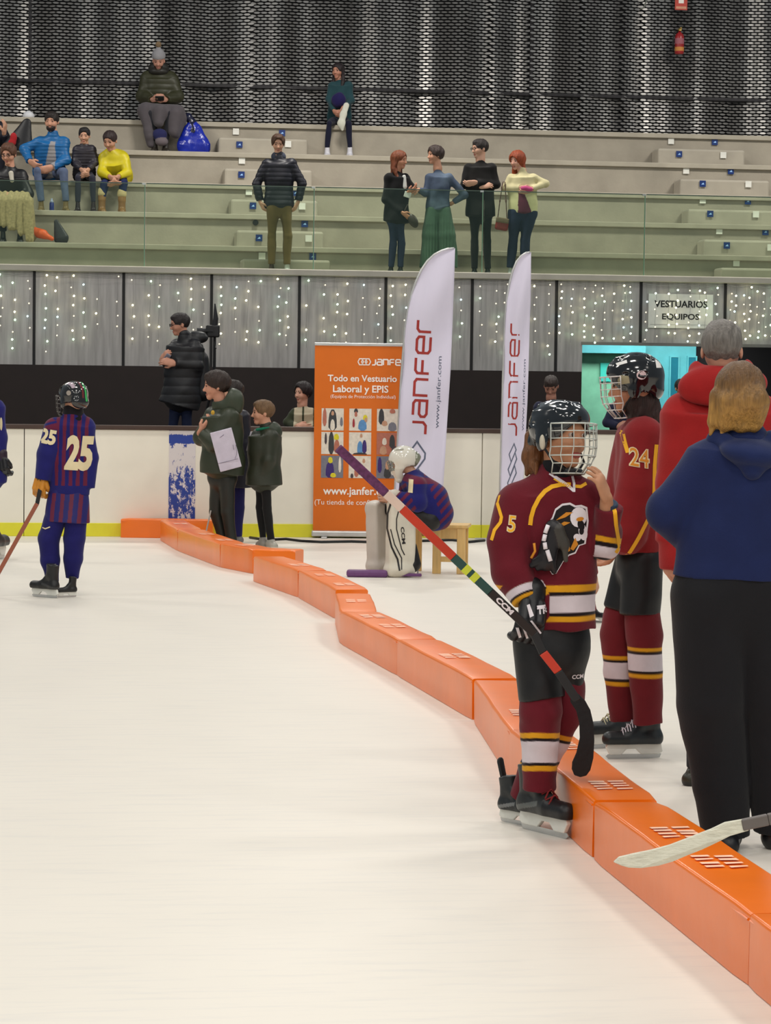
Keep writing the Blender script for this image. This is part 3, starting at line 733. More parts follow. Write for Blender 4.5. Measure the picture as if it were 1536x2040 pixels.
for k, (xa, xb) in enumerate(ranges):
    cx = (xa+xb)/2; top = AY(cx, 560+.0135*(cx-768), YL); top.z = zlip0-.03
    root = empty('light_curtain', top); tag(root, 'curtain of small fairy lights '+names[k], 'fairy lights', 'fairy light curtains under the stands')
    wa = AY(xa, 570, YL).x-top.x; wb = AY(xb, 570, YL).x-top.x
    M().tube([(wa, 0, 0), (wa*.5, 0, -.025), (0, 0, 0), (wb*.5, 0, -.03), (wb, 0, 0)], .004, 5).build('cord', wire_m, root)
    dense = xa > 1100; n = 6 if not dense else 8
    for j in range(n):
        x = wa+(wb-wa)*(j+.5+rl.uniform(-.25, .25))/n
        ln = (rl.choice([.75, .95, .95, .98]) if not dense else rl.choice([.72, .78, .8])); 
        if not dense and k in (1, 2, 3, 4, 5): ln *= rl.uniform(.9, 1.02)
        zend = -ln
        M().tube([(x, 0, 0), (x+.012, 0, zend*.3), (x-.008, 0, zend*.7), (x, 0, zend)], .002, 4).build('strand', wire_m, root)
        st_ = root.children[-1]
        z = -rl.uniform(.02, .14); step = .135 if not dense else .105
        while z > zend:
            if rl.random() < .9:
                b = bpy.data.objects.new('bulb', bms[rl.choices([0, 1, 2, 3], [5, 3, 5, .8])[0]]); SC.collection.objects.link(b); b.parent = st_
                b.location = (x+rl.uniform(-.022, .022), -.006, z)
            z -= step*rl.uniform(.7, 1.4)

# ---- camera on a tripod behind the man in the parka
p = AY(426, 852, YB+1.55); g = Vector((p.x, p.y, zb)); s = depth(p)/FPX; bk = mat('black_plastic', (22, 22, 25), rough=.45)
root = empty('camera_tripod', g); tag(root, 'black video camera on a tripod behind the man in the parka', 'camera tripod')
zc = AY(426, 672, p.y).z-zb
M().tube([(0, 0, zc-.55), (0, 0, zc)], .016).build('centre_column', bk, root)
for a in (0.3, 2.4, 4.5): M().tube([(0, 0, zc-.45), (.30*math.cos(a), .22*math.sin(a), 0)], [.016, .011]).build('leg', bk, root)
o = M().box((-.09, -.06, zc), (.05, .07, zc+.13)).build('camera_body', bk, root, bevel=.015)
M().tube([(-.09, 0, zc+.06), (-.19, 0, zc+.06)], [.035, .042], 14).build('lens', bk, o)
M().box((-.10, -.08, zc+.06), (-.02, -.065, zc+.12)).build('viewfinder', bk, o)
M().tube([(0, 0, zc+.12), (.01, 0, zc+.2), (.0, 0, zc+.36)], [.03, .028, .006]).build('microphone', bk, root)
M().tube([(0, .03, zc-.02), (.0, -.2, zc-.12)], .008).build('pan_handle', bk, root)

# ---- cable along the foot of the boards
pts = [G(x, y) for x, y in ((498, 1073), (530, 1078), (570, 1076), (600, 1080), (640, 1082), (700, 1081), (760, 1083), (840, 1080), (900, 1078), (935, 1082), (965, 1079))]
for q in pts: q.z = .012
tag(M().tube([q-pts[0] for q in pts], .014, 6).build('power_cable', kst, loc=pts[0], smooth=True), 'black cable lying on the ice along the foot of the boards', 'cable')

# ---- wooden stool
wood = mat('pine_wood', (214, 176, 112), rough=.5, noise=.12, nscale=5, stretch=(8, 8, .8))
g = G(884, 1141); root = empty('wooden_stool', g, -YAW-.12); tag(root, 'pale wooden stool the goalkeeper sits on', 'stool'); s = depth(g)/FPX
hs = .385
M().box((-.28, -.14, hs), (.21, .20, hs+.028)).build('seat', wood, root, bevel=.006)
for (x, y) in ((-.05, -.11), (.155, -.11), (.155, .15), (-.24, .15)): M().box((x-.035, y-.022, 0), (x+.035, y+.022, hs)).build('leg', wood, root, bevel=.004)
M().box((-.05, -.12, hs-.09), (.155, -.10, hs)).build('apron', wood, root); M().box((-.05, -.118, .10), (.155, -.10, .145)).build('stretcher', wood, root)
M().box((.145, -.11, .18), (.165, .15, .22)).build('stretcher', wood, root); M().box((-.26, .155, hs-.09), (.155, .165, hs)).build('apron', wood, root)

# ---- purple goalkeeper stick lying on the ice
g = G(690, 1150); root = empty('goalie_stick', g, -YAW); tag(root, 'purple goalkeeper stick lying flat on the ice by the white leg pads', 'hockey stick'); s = depth(g)/FPX
pur = mat('purple_tape', (104, 62, 112), rough=.5, noise=.1, nscale=20)
M().box((0, 0, .0), (82*s, .10, .06)).build('paddle', pur, root, bevel=.02)
M().box((75*s, .03, .01), (150*s, .06, .035)).build('shaft', pur, root, bevel=.006)

# ---- things on the stands at the left
def on_row(px, py, i, back=.3):
    """point on top of tread i at image column px"""
    Y = treads[i]+back; p = AY(px, py, Y); p.z = zn[i]; return p
q = on_row(103, 405, 1, .2); s = depth(q)/FPX
root = empty('water_bottle', q); tag(root, 'small blue water bottle standing at the feet of the man in blue', 'bottle')
M().lathe([(.028, 0), (.032, .01), (.032, .10), (.028, .115), (.028, .12)], n=16).build('body', mat('bottle_blue', (40, 52, 120), rough=.2), root, smooth=True)
M().lathe([(.027, .12), (.022, .14), (.012, .155), (.012, .175)], n=16).build('cap', mat('bottle_clear', (150, 160, 190), rough=.2), root, smooth=True)
# ================================================================== PEOPLE TOOLKIT
skin_m = mat('skin', rough=.55, vcol=True, noise=.05, nscale=30, spec=.35)
cloth_m = mat('fabric', rough=.85, vcol=True, noise=.07, nscale=14, bump=.12, bscale=160, spec=.25, sheen=.1)
nylon_m = mat('nylon', rough=.48, vcol=True, noise=.06, nscale=9, bump=.15, bscale=22, spec=.45)
hair_m = mat('hair', rough=.5, vcol=True, noise=.30, nscale=30, bump=.7, bscale=60, spec=.4, stretch=(3, 3, .35))
denim_m = mat('denim', rough=.8, vcol=True, noise=.16, nscale=12, bump=.1, bscale=90, spec=.2)
leather_m = mat('leather', rough=.42, vcol=True, noise=.08, nscale=20, bump=.1, spec=.5)
shell_m = mat('helmet_shell', rough=.13, vcol=True, noise=.02, coat=.7, spec=.6)
plast_m = mat('plastic', rough=.35, vcol=True, noise=.04, spec=.5)
wire_w = mat('cage_wire', (205, 205, 196), rough=.3, metal=.35)
_h = Vector((math.sin(YAW), math.cos(YAW), 0))
A3 = lambda v: np.array(v, float)

class Fig:
    def __init__(s, label, base, cat='person', name='person', group=None):
        s.base = Vector(base); s.D = (s.base-CAM).dot(_h); s.s = depth(s.base)/FPX
        s.root = empty(name, s.base, -YAW); tag(s.root, label, cat, group)
        s.inv = Matrix.Rotation(YAW, 3, 'Z')
    def P(s, x, y=None, d=0):
        if y is None:
            d = x[2] if len(x) > 2 else 0; x, y = x[0], x[1]
        r = ray(x, y); w = CAM+r*((s.D+d*s.s)/r.dot(_h)); return np.array(s.inv @ (w-s.base))
    def V(s, x, y=None, d=0): return Vector(s.P(x, y, d))
    def S(s): return PS(s)
    def F2(s, x, y): return s.V(x, y, s.bias)-Vector((0, 250*s.s, 0))
    bias = -20
    def g(s, x, y, z=0):
        """pixel on the ice -> (x, y, d)"""
        w = G(x, y, z); return (x, y, ((w-CAM).dot(_h)-s.D)/s.s)
    def strip(s, name, target, pts, w, m, tree=None, off=.5, parent=None):
        mb = M(); V_ = [s.F2(p[0], p[1]) for p in pts]
        W = []
        for a, b in zip(V_, V_[1:]): W += [a.lerp(b, t/4) for t in range(4)]
        W.append(V_[-1]); mb.ribbon(W, w*s.s, (0, -1, 0), th=0)
        return drape(name, target, mb.v, mb.f, m, parent or target, (0, 1, .03), off*s.s, 5*s.s, tree=tree)
    def patch(s, name, target, polys, m, tree=None, off=.6, parent=None):
        mb = M()
        for i, pl in enumerate(polys): mb.add([s.F2(x, y) for x, y in pl], [tuple(range(len(pl)))])
        return drape(name, target, mb.v, mb.f, m, parent or target, (0, 1, .03), off*s.s, 5*s.s, tree=tree)
    def word(s, name, target, txt, c, w, h, m, ang=0, tree=None, off=.6, bold=.03, shear=0, parent=None, d=-250):
        mb = M(); a = math.radians(ang); X = Vector((math.cos(a), 0, math.sin(a))); Y = Vector((-math.sin(a)+shear, 0, math.cos(a)))
        O = s.F2(c[0], c[1]); text_fit(mb, txt, (0, 0, 0), X, (-math.sin(a), 0, math.cos(a)), w=w*s.s, h=h*s.s, bold=bold, off=0)
        vs = [Vector(v) for v in mb.v]
        if shear: vs = [v+Vector((shear*v.z, 0, 0)) for v in vs]
        return drape(name, target, [v+O for v in vs], mb.f, m, parent or target, (0, 1, .03), off*s.s, 5*s.s, tree=tree)
class PS(SDF):
    def __init__(s, F): super().__init__(); s.F = F; s.u = F.s
    def c(s, a, b, ra, rb=None, k=None, **kw):
        u = s.u; return s.cone(s.F.P(a), s.F.P(b), ra*u, (ra if rb is None else rb)*u, k=(3 if k is None else k)*u, **kw)
    def e(s, c, r, R=None, k=3, **kw): return s.ell(s.F.P(c), A3(r)*s.u, R, k=k*s.u, **kw)
    def bx(s, c, h, R=None, rad=1, k=0, **kw): return s.box(s.F.P(c), A3(h)*s.u, R, rad=rad*s.u, k=k*s.u, **kw)
    def chain(s, pts, rs, k=3, **kw):
        for i in range(len(pts)-1): s.c(pts[i], pts[i+1], rs[i], rs[i+1], k, **kw)
        return s
    def out(s, name, vox, m, col, parent=None, **kw):
        if kw.get('fold'): f = kw['fold']; kw['fold'] = (f[0]*s.u, f[1]/s.u)+tuple(f[2:])
        return sdf_obj(name, s, vox*s.u, m, parent or s.F.root, default=col, **kw)

class Head:
    """c = pixel of the middle of the head (with depth), h = head height in pixels"""
    def __init__(s, F, c, h, yaw=0, pitch=0, roll=0):
        s.F = F; s.h = h*F.s; s.c = F.P(c); s.R = rotm(math.radians(yaw), math.radians(pitch), math.radians(roll)); s.hp = h
    def H(s, x, y, z): return s.c+s.R @ (np.array([x, y, z-.5])*s.h)
    def V(s, x, y, z): return Vector(s.H(x, y, z))
    def skin(s, S, lips=(150, 80, 75), brow=(70, 50, 40), eyes=True, female=False, fine=False, neck=None, base=(205, 155, 128)):
        h = s.h; H = s.H; R = s.R; k = .06*h
        S.ell(H(0, .04, .64), A3((.325, .41, .36))*h, R, k=k, col=base)
        S.cone(H(0, -.08, .34), H(0, -.23, .14), .235*h, .115*h, k=.1*h, col=base)
        S.ell(H(0, -.10, .44), A3((.285, .29, .26))*h, R, k=k, col=base)
        for q in (-1, 1):
            S.ell(H(.14*q, -.24, .38), A3((.11, .10, .11))*h, R, k=k, col=base)
            S.ell(H(.325*q, .05, .47), A3((.035, .075, .11))*h, R, k=.02*h, col=base)
            S.ell(H(.13*q, -.405, .535), A3((.075, .05, .05))*h, R, k=.04*h, op='-')
            S.ell(H(.04*q, -.39, .365), A3((.035, .04, .03))*h, R, k=.03*h, col=base)
        S.cone(H(0, -.345, .54), H(0, -.43, .38), .03*h, .048*h, k=.04*h, col=base)
        S.cone(H(-.13, -.325, .60), H(.13, -.325, .60), .045*h, k=.05*h, col=base)
        S.cone(H(-.065, -.345, .235), H(.065, -.345, .235), .024*h, k=.02*h, col=lips)
        S.cone(H(-.05, -.34, .205), H(.05, -.34, .205), .024*h, k=.02*h, col=lips)
        if eyes:
            for q in (-1, 1):
                S.ell(H(.13*q, -.345, .525), A3((.045, .03, .022))*h, R, k=.005*h, col=(60, 44, 38))
                S.cone(H(.07*q, -.375, .615), H(.19*q, -.345, .62), .014*h, k=.01*h, col=brow)
        if neck is not None:
            S.cone(H(0, .09, .30), neck, .20*h, .23*h, k=.08*h, col=base)
    def hair(s, col, kind='short', length=.6, m=None, name='hair', puff=0, vox=None, front=0, parent=None):
        S = PS(s.F); h = s.h; H = s.H; R = s.R
        S.ell(H(0, .06, .655), A3((.36+puff, .455+puff, .385+puff))*h, R)
        if kind == 'short':
            S.ell(H(0, -.02, .86+puff), A3((.27, .36, .16))*h, R, k=.08*h)
            S.ell(H(0, -.52, .37-front), A3((.34, .385, .445))*h, R, op='-', k=.03*h)
            S.cut(H(0, 0, .40), s.R @ A3((0, -.50, -1)))
        elif kind in ('long', 'bob'):
            L = length
            for q in (-1, 1):
                S.cone(H(.25*q, .10, .62), H(.31*q, .10, .62-L*.6), .14*h, .13*h, k=.06*h)
                S.cone(H(.31*q, .10, .62-L*.6), H(.30*q, -.12, .62-L), .14*h, .08*h, k=.06*h)
                S.cone(H(.14*q, .28, .60), H(.16*q, .26, .62-L*1.05), .20*h, .10*h, k=.08*h)
            S.ell(H(0, -.50, .34-front), A3((.30, .385, .45))*h, R, op='-', k=.03*h)
        elif kind == 'pony':
            S.ell(H(0, -.50, .35), A3((.31, .36, .45))*h, R, op='-', k=.03*h); S.cut(H(0, 0, .36), s.R @ A3((0, -.55, -1)))
            S.cone(H(0, .44, .70), H(0, .56, .45), .10*h, .12*h, k=.06*h); S.cone(H(0, .56, .45), H(0, .50, .45-length), .12*h, .04*h, k=.05*h)
        return S.out(name, vox or max(.9, s.hp*.028), m or hair_m, col, parent, fold=(.012*s.hp, 26/s.hp, 3))
    def glasses(s, col=(20, 20, 22)):
        mb = M(); h = s.h
        for q in (-1, 1):
            mb.tube([s.V(.135*q+.085*math.cos(t), -.42, .525+.06*math.sin(t)) for t in [i*2*PI/12 for i in range(12)]], .013*h, 5, closed=True)
            mb.tube([s.V(.21*q, -.41, .54), s.V(.33*q, -.20, .54), s.V(.345*q, .05, .53)], .012*h, 5)
        mb.tube([s.V(-.05, -.43, .535), s.V(.05, -.43, .535)], .011*h, 5)
        return mb.build('glasses', mat('spectacle_frame', (20, 18, 20), rough=.3), s.F.root)

def hand(S, w, d, n, L, curl=.35, side=1, col=(205, 155, 128), spread=.04, thumb=.5, k=None):
    """w wrist, d direction of the fingers, n direction the palm faces, side = which side the thumb leaves"""
    w = A3(w); d = unit(d); n = A3(n); n = unit(n-d*(n @ d)); b = np.cross(d, n)*side; k = .03*L if k is None else k
    S.cone(w, w+d*.12*L, .15*L, .17*L, k=k, flat=(n, .7), col=col)
    S.cone(w+d*.10*L+b*.04*L, w+d*.46*L+b*.05*L, .17*L, .20*L, k=k*2, flat=(n, .48), col=col)
    S.cone(w+d*.10*L-b*.04*L, w+d*.44*L-b*.08*L, .17*L, .17*L, k=k*2, flat=(n, .48), col=col)
    for i, (off, ln) in enumerate(((.165, .40), (.055, .45), (-.055, .42), (-.155, .33))):
        p = w+d*(.50-.02*abs(i-1))*L+b*off*L; a = 0; r = .062*L*(1 if i < 3 else .88)
        dd = d+b*(1.5-i)*spread
        for j, fr in enumerate((.45, .31, .24)):
            a += curl*(.8 if j == 0 else 1.0); q = p+(unit(dd)*math.cos(a)+n*math.sin(a))*ln*fr*L
            S.cone(p, q, r, r*.9, k=k*.4, col=col); p = q; r *= .9
    t0 = w+d*.16*L+b*.15*L; t1 = t0+(d*.55+b*(.75-thumb*.5)+n*(.2+thumb*.5))*.24*L; t2 = t1+(d*.85+b*(.25-thumb*.5)+n*(.15+thumb*.4))*.20*L
    S.cone(t0, t1, .085*L, .068*L, k=k*1.5, col=col); S.cone(t1, t2, .068*L, .056*L, k=k*.4, col=col)

def lerp(a, b, t):
    a = tuple(a)+(0,)*(3-len(a)); b = tuple(b)+(0,)*(3-len(b)); return tuple(a[i]+(b[i]-a[i])*t for i in range(3))
def P3(a): return tuple(a)+(0,)*(3-len(a))

def body(F, J, head, skin=(205, 155, 128), hands=True, vox=None, legs=True, lips=(172, 108, 94), brow=(70, 50, 40), **kw):
    """J: sl sr el er wl wr p hl hr kl kr al ar (pixel, pixel, depth)"""
    S = F.S(); u = head.hp; neck = F.P(J['n'])
    head.skin(S, neck=neck, base=skin, lips=lips, brow=brow, **kw)
    S.c(J['n'], J['p'], .20*u, .40*u, k=4, flat=((0, 1, 0), .6))
    S.c(J['sl'], J['sr'], .14*u)
    for a, b, c in (('sl', 'el', 'wl'), ('sr', 'er', 'wr')):
        S.c(J[a], J[b], .14*u, .12*u); S.c(J[b], J[c], .12*u, .10*u, col=skin)
    if legs:
        for a, b, c in (('hl', 'kl', 'al'), ('hr', 'kr', 'ar')): S.c(J[a], J[b], .20*u, .13*u); S.c(J[b], J[c], .13*u, .09*u)
    if hands:
        for q, e, wv in (('l', J['el'], J['wl']), ('r', J['er'], J['wr'])):
            hd = J.get('h'+q+'d'); w = F.P(wv)
            if hd is False: continue
            d = (w-F.P(e)) if hd is None else F.P(hd[0])-w
            n = A3(J.get('h'+q+'n', (1 if q == 'l' else -1, .3, 0)))
            hand(S, w, d, n, .82*head.h, curl=J.get('h'+q+'c', .4), side=J.get('h'+q+'s', 1), col=skin)
    return S.out('body', vox or max(.8, head.hp*.026), skin_m, skin)

def top(F, J, u, col, name='jacket', hem=None, bulk=.0, w=1.0, quilt=None, hood=None, collar=True, m=None, vox=None, colf=None, extra=None, fold=None,
        sleeves=True, dep=.62, nd=(0, 1, 0), hemw=None, sr=None, chest=.72, wri=.17):
    S = F.S(); b = bulk*u
    ms = lerp(J['sl'], J['sr'], .5); p = P3(J['p']); hem_ = hem or p
    prof = [(ms, chest*u*w), (lerp(ms, p, .4), chest*u*w), (lerp(ms, p, .72), (chest-.08)*u*w), (p, chest*u*w)]
    if hem: prof.append((P3(hem), (hemw or chest+.04)*u*w))
    for i in range(len(prof)-1):
        S.c(prof[i][0], prof[i+1][0], prof[i][1]+b, prof[i+1][1]+b, k=.15*u, flat=(nd, dep), capa=(i == 0), capb=(i == len(prof)-2))
    S.c(J['sl'], J['sr'], (.24*u+b) if sr is None else sr*u, k=.2*u); S.c(lerp(ms, J['n'], .2), J['n'], .27*u, .215*u+b*.5, k=.22*u)
    if sleeves:
        for a, b_, c in (('sl', 'el', 'wl'), ('sr', 'er', 'wr')):
            S.c(J[a], J[b_], .25*u+b, .21*u+b, k=.12*u); S.c(J[b_], lerp(J[b_], J[c], .93), .21*u+b, wri*u+b*.6, k=.12*u, capb=True)
    if collar:
        nn = P3(J['n']); S.c((nn[0], nn[1]+.08*u, nn[2]), (nn[0], nn[1]-.04*u, nn[2]), .225*u+b*.4, k=.08*u)
    if hood:
        hx, hy, hd, hr = hood; S.e((hx, hy, hd), (hr, hr*.7, hr*.55), k=.15*u)
    if extra: extra(S)
    disp = None
    if quilt:
        per, amp = quilt
        def disp(P, nn):
            z = P[:, 2]/F.s; return amp*F.s*(np.abs(np.sin(z*PI/per))**.6-.6)
    return S.out(name, vox or max(1.0, u*.035), m or cloth_m, col, colf=colf, dispf=disp, fold=fold or (.03*u, 5.5/u, 2))

def trousers(F, J, u, col, lw=1.0, name='trousers', m=None, hipr=.34, cuff=.19, knee=.23, vox=None, colf=None, fold=None, end=1.05):
    S = F.S(); p = P3(J['p'])
    S.c(J['hl'], J['hr'], hipr*u*lw, k=.15*u, flat=((0, 1, 0), .85)); S.c(lerp(J['hl'], J['hr'], .5), (p[0], p[1]-.15*u, p[2]), .52*u*lw, .50*u*lw, flat=((0, 1, 0), .62), k=.2*u)
    for a, b, c in (('hl', 'kl', 'al'), ('hr', 'kr', 'ar')):
        S.c(J[a], J[b], (hipr-.02)*u*lw, knee*u*lw, k=.06*u); S.c(J[b], lerp(J[b], J[c], end), knee*u*lw, cuff*u*lw, k=.06*u, capb=True)
    return S.out(name, vox or max(1.0, u*.035), m or cloth_m, col, colf=colf, fold=fold or (.035*u, 5/u, 4))

def shoe(F, ank, toe, u, col, sole=(210, 205, 195), h=.20, w=.17, name='shoe', ground=None, m=None, boot=0, boot_col=None):
    """ank = ankle pixel, toe = toe pixel (on the ground)"""
    S = F.S(); a = F.P(ank); t = F.P(toe); zg = t[2] if ground is None else ground
    r = w*u*F.s; d = t-a; d[2] = 0; L = np.linalg.norm(d)+1e-6; d = d/L
    heel = A3((a[0], a[1], zg+r*.9))-d*r*.5; tip = A3((t[0], t[1], zg+r*.55))-d*r*.6
    S.cone(heel, tip, r*1.0, r*.85, k=r*.5); S.cone(a, heel+d*r*.4, r*(1.0 if boot else .72), r*1.0, k=r*.6)
    if boot: S.cone(a, a+A3((0, 0, boot*u*F.s)), r*1.05, r*1.2, k=r*.4, col=boot_col)
    S.cut((0, 0, zg), (0, 0, -1))
    def cf(P, C_):
        C_[P[:, 2] < zg+r*.45] = sole; return C_
    return S.out(name, .9 if u < 60 else 1.6, m or leather_m, col, colf=cf)

def simple(F, name, label, cat, build, m, col, vox=1.0, group=None, **kw):
    """a separate thing modelled in the same pixel frame as figure F"""
    S = F.S(); build(S); o = S.out(name, vox, m, col, **kw)
    mw = Matrix.Translation(F.base) @ Matrix.Rotation(-YAW, 4, 'Z'); o.parent = None; o.matrix_world = mw
    return tag(o, label, cat, group)
def at_floor(x, Y, z):
    """ground point in image column x on the horizontal level z at world Y"""
    p = AY(x, 600, Y)
    for _ in range(3):
        # iterate: column x at height z
        lo = 0; p = AY(x, 600, Y); break
    q = None
    a, b = -800.0, 3000.0
    for _ in range(50):
        m = (a+b)/2; w = AY(x, m, Y)
        if w.z > z: a = m
        else: b = m
    w = AY(x, (a+b)/2, Y); w.z = z; return w
def fpx(F, P):
    """approximate photo-scale coordinates of local points (for placing cloth colours)"""
    b = F.b0; return b[0]+P[:, 0]/F.s, b[1]-P[:, 2]/F.s
def mkfig(label, x, Y, z, b0y, group=None):
    F = Fig(label, at_floor(x, Y, z), group=group); F.b0 = (x, b0y); return F
fz = zlip1-.02
GS = 'standing spectators behind the glass'

# ---- young man in navy puffer and khakis
F = mkfig('young man standing in dark padded jacket and khaki trousers, hands in pockets', 556, YW+.75, fz, 533)
J = dict(n=(555, 310), sl=(533, 326), sr=(580, 326), el=(511, 366), er=(602, 366), wl=(518, 402), wr=(594, 402), p=(556, 404, 3), hl=(545, 414), hr=(568, 414), kl=(541, 470), kr=(573, 470), al=(541, 524), ar=(572, 524), hld=((524, 414),), hrd=((588, 414),))
hd = Head(F, (554, 287), 36, 4, 14); body(F, J, hd)
hd.hair((72, 46, 30), front=-.06, puff=.03)
top(F, J, 34, (27, 27, 38), 'padded_jacket', hem=(556, 411, 2), bulk=.05, quilt=(9, .9), m=nylon_m, chest=.78)
S = F.S(); S.e((555, 312, 2), (15, 9, 11), k=2); S.out('hood', 1, cloth_m, (66, 70, 84))
trousers(F, J, 34, (112, 92, 52), 1.15)
for q, a, t in (('l', (541, 524), (536, 532, -12)), ('r', (572, 524), (571, 532, -12))): shoe(F, a, t, 34, (70, 50, 36) if q == 'l' else (200, 200, 195), ground=0)

# ---- woman in black blazer
F = mkfig('red-brown-haired woman standing in black blazer and jeans, turned to her right-hand neighbour', 788, YW+.75, fz, 536)
J = dict(n=(790, 336), sl=(775, 354, -4), sr=(806, 354, 8), el=(768, 398, -6), er=(824, 376, 6), wl=(800, 424, -12), wr=(812, 384, -8), p=(790, 428), hl=(783, 440), hr=(796, 440), kl=(783, 486), kr=(800, 486), al=(779, 530), ar=(798, 530), hld=((820, 438, -14),), hrd=((822, 378, -10),))
hd = Head(F, (796, 319), 36, 62, 5); body(F, J, hd, skin=(200, 140, 112))
hd.hair((118, 62, 36), 'long', 1.1, puff=.02)
top(F, J, 33, (14, 13, 15), 'blazer', hem=(789, 442), chest=.70, w=1.05, collar=False)
S = F.S(); S.c((805, 352, -9), (806, 372, -10), 4, 5, flat=((0, 1, 0), .5)); S.out('shirt', 1, cloth_m, (205, 205, 200))
trousers(F, J, 33, (40, 48, 74), .95, m=denim_m)
for a, t in (((779, 530), (784, 537, -8)), ((798, 530), (806, 537, -8))): shoe(F, a, t, 33, (30, 26, 26), ground=0)
def b_(S): S.bx((812, 388, -12), (7, 1.2, 6), rotm(0, 0, .3), .6)
simple(F, 'paper_slip', 'small white paper in the hand of the woman in the black blazer', 'paper', b_, cloth_m, (210, 210, 205), .8)
def b_(S): S.e((823, 440, -15), (9, 6, 15), rotm(0, 0, -.5)); S.chain([(806, 420, -14), (812, 408, -12)], [1.5, 1.5])
simple(F, 'handbag', 'round dark handbag hanging from the arm of the woman in the blazer', 'handbag', b_, leather_m, (62, 52, 46), 1)

# ---- woman in denim jacket
F = mkfig('short-haired woman in blue denim jacket and wide green trousers', 874, YW+.78, fz, 538)
J = dict(n=(872, 336), sl=(856, 354), sr=(894, 354), el=(848, 384, -8), er=(926, 388, 4), wl=(834, 378, -14), wr=(902, 404, 8), p=(872, 412), hl=(862, 420), hr=(884, 420), kl=(858, 470), kr=(890, 470), al=(855, 528), ar=(893, 528), hld=((818, 384, -18),), hrd=((890, 410, 10),))
hd = Head(F, (867, 310), 36, -65, 0); body(F, J, hd, skin=(205, 150, 122))
hd.hair((58, 44, 40), 'short', puff=.045)
def cf(P, C_):
    x, y = fpx(F, P); w = wob(P/F.s, .12, 5)[:, None]; C_ = C_+np.clip(w, -1, 1)*np.array([22, 24, 22]); return np.clip(C_, 20, 200)
top(F, J, 33, (78, 90, 110), 'denim_jacket', hem=(873, 416), chest=.66, w=1.02, m=denim_m, colf=cf)
S = F.S()
for a, b, c in (((862, 420), (858, 470), (856, 534)), ((884, 420), (890, 470), (893, 534))): S.c(a, b, 14, 18, k=3); S.c(b, c, 18, 20, k=3, capb=True)
S.c((873, 404), (873, 424), 20, 22, flat=((0, 1, 0), .6), k=4)
def dp(P, nn): return .8*F.s*np.sin(P[:, 0]/F.s*1.1)*np.clip((130-P[:, 2]/F.s)/60, 0, 1)
S.out('wide_trousers', 1.1, cloth_m, (74, 100, 84), dispf=dp)
for a, t in (((857, 530), (846, 538, -6)), ((892, 530), (884, 538, -6))): shoe(F, a, t, 33, (60, 50, 46), ground=0)

# ---- man in black with glasses
F = mkfig('tall man in black turtleneck and black trousers, arms crossed, wearing glasses', 957, YW+.82, fz, 541)
J = dict(n=(957, 318), sl=(934, 334), sr=(979, 334), el=(924, 368, -4), er=(989, 368, -4), wl=(957, 371, -17), wr=(948, 364, -20), p=(957, 418), hl=(947, 428), hr=(969, 428), kl=(945, 480), kr=(970, 480), al=(945, 533), ar=(972, 533), hld=((975, 368, -18),), hrd=((932, 366, -18),))
hd = Head(F, (956, 297), 38, -62, 4); body(F, J, hd, skin=(214, 165, 140)); hd.hair((42, 34, 32), front=.05); hd.glasses()
top(F, J, 34, (22, 20, 20), 'turtleneck_sweater', hem=(957, 430), chest=.80, bulk=.02)
trousers(F, J, 34, (18, 18, 20), 1.02)
for a, t in (((945, 533), (938, 541, -8)), ((972, 533), (978, 541, -8))): shoe(F, a, t, 34, (24, 20, 20), ground=0, sole=(30, 28, 28))

# ---- woman with long red hair, cream cardigan
F = mkfig('woman with long red hair in cream cardigan leaning on pink gloves', 1036, YW+.80, fz, 541)
J = dict(n=(1040, 340), sl=(1018, 354), sr=(1062, 354), el=(1006, 374, -4), er=(1088, 366, -2), wl=(1038, 374, -18), wr=(1058, 376, -18), p=(1042, 412), hl=(1028, 424), hr=(1054, 424), kl=(1022, 478), kr=(1046, 478), al=(1017, 531), ar=(1046, 531), hld=((1052, 380, -20),), hrd=((1044, 382, -20),))
hd = Head(F, (1030, 321), 36, -38, 8); body(F, J, hd, skin=(215, 160, 140))
hd.hair((150, 66, 34), 'long', 1.45, puff=.08)
def cf(P, C_):
    x, y = fpx(F, P); m = (P[:, 1] < -4*F.s) & (x > 1029) & (x < 1031+(y-370)*.42+8) & (y > 372); C_[m] = (96, 40, 62); return C_
top(F, J, 33, (214, 204, 160), 'cardigan', hem=(1042, 424), chest=.80, w=1.05, colf=cf, fold=(.9, .18, 4))
trousers(F, J, 33, (36, 44, 70), 1.25, m=denim_m, hipr=.40, knee=.24)
for a, t in (((1017, 531), (1012, 541, -8)), ((1046, 531), (1046, 541, -8))): shoe(F, a, t, 33, (190, 190, 190), ground=0)
S = F.S(); S.e((1046, 375, -22), (9, 6, 5)); S.e((1054, 377, -21), (8, 6, 5)); S.out('pink_gloves', .9, cloth_m, (196, 80, 130))
def b_(S): S.bx((1000, 447, -16), (13, 5, 12), rotm(0, 0, .15), 4, col=(128, 34, 32)); S.bx((1001, 439, -19), (13, 4, 5), rotm(0, 0, .15), 2, col=(110, 92, 70)); S.chain([(991, 440, -14), (996, 400, -16), (1002, 362, -12)], [1.2]*3); S.chain([(1010, 438, -14), (1008, 400, -16), (1006, 362, -12)], [1.2]*3)
simple(F, 'shoulder_bag', 'small red shoulder bag hanging beside the red-haired woman', 'handbag', b_, leather_m, (90, 60, 50), 1)

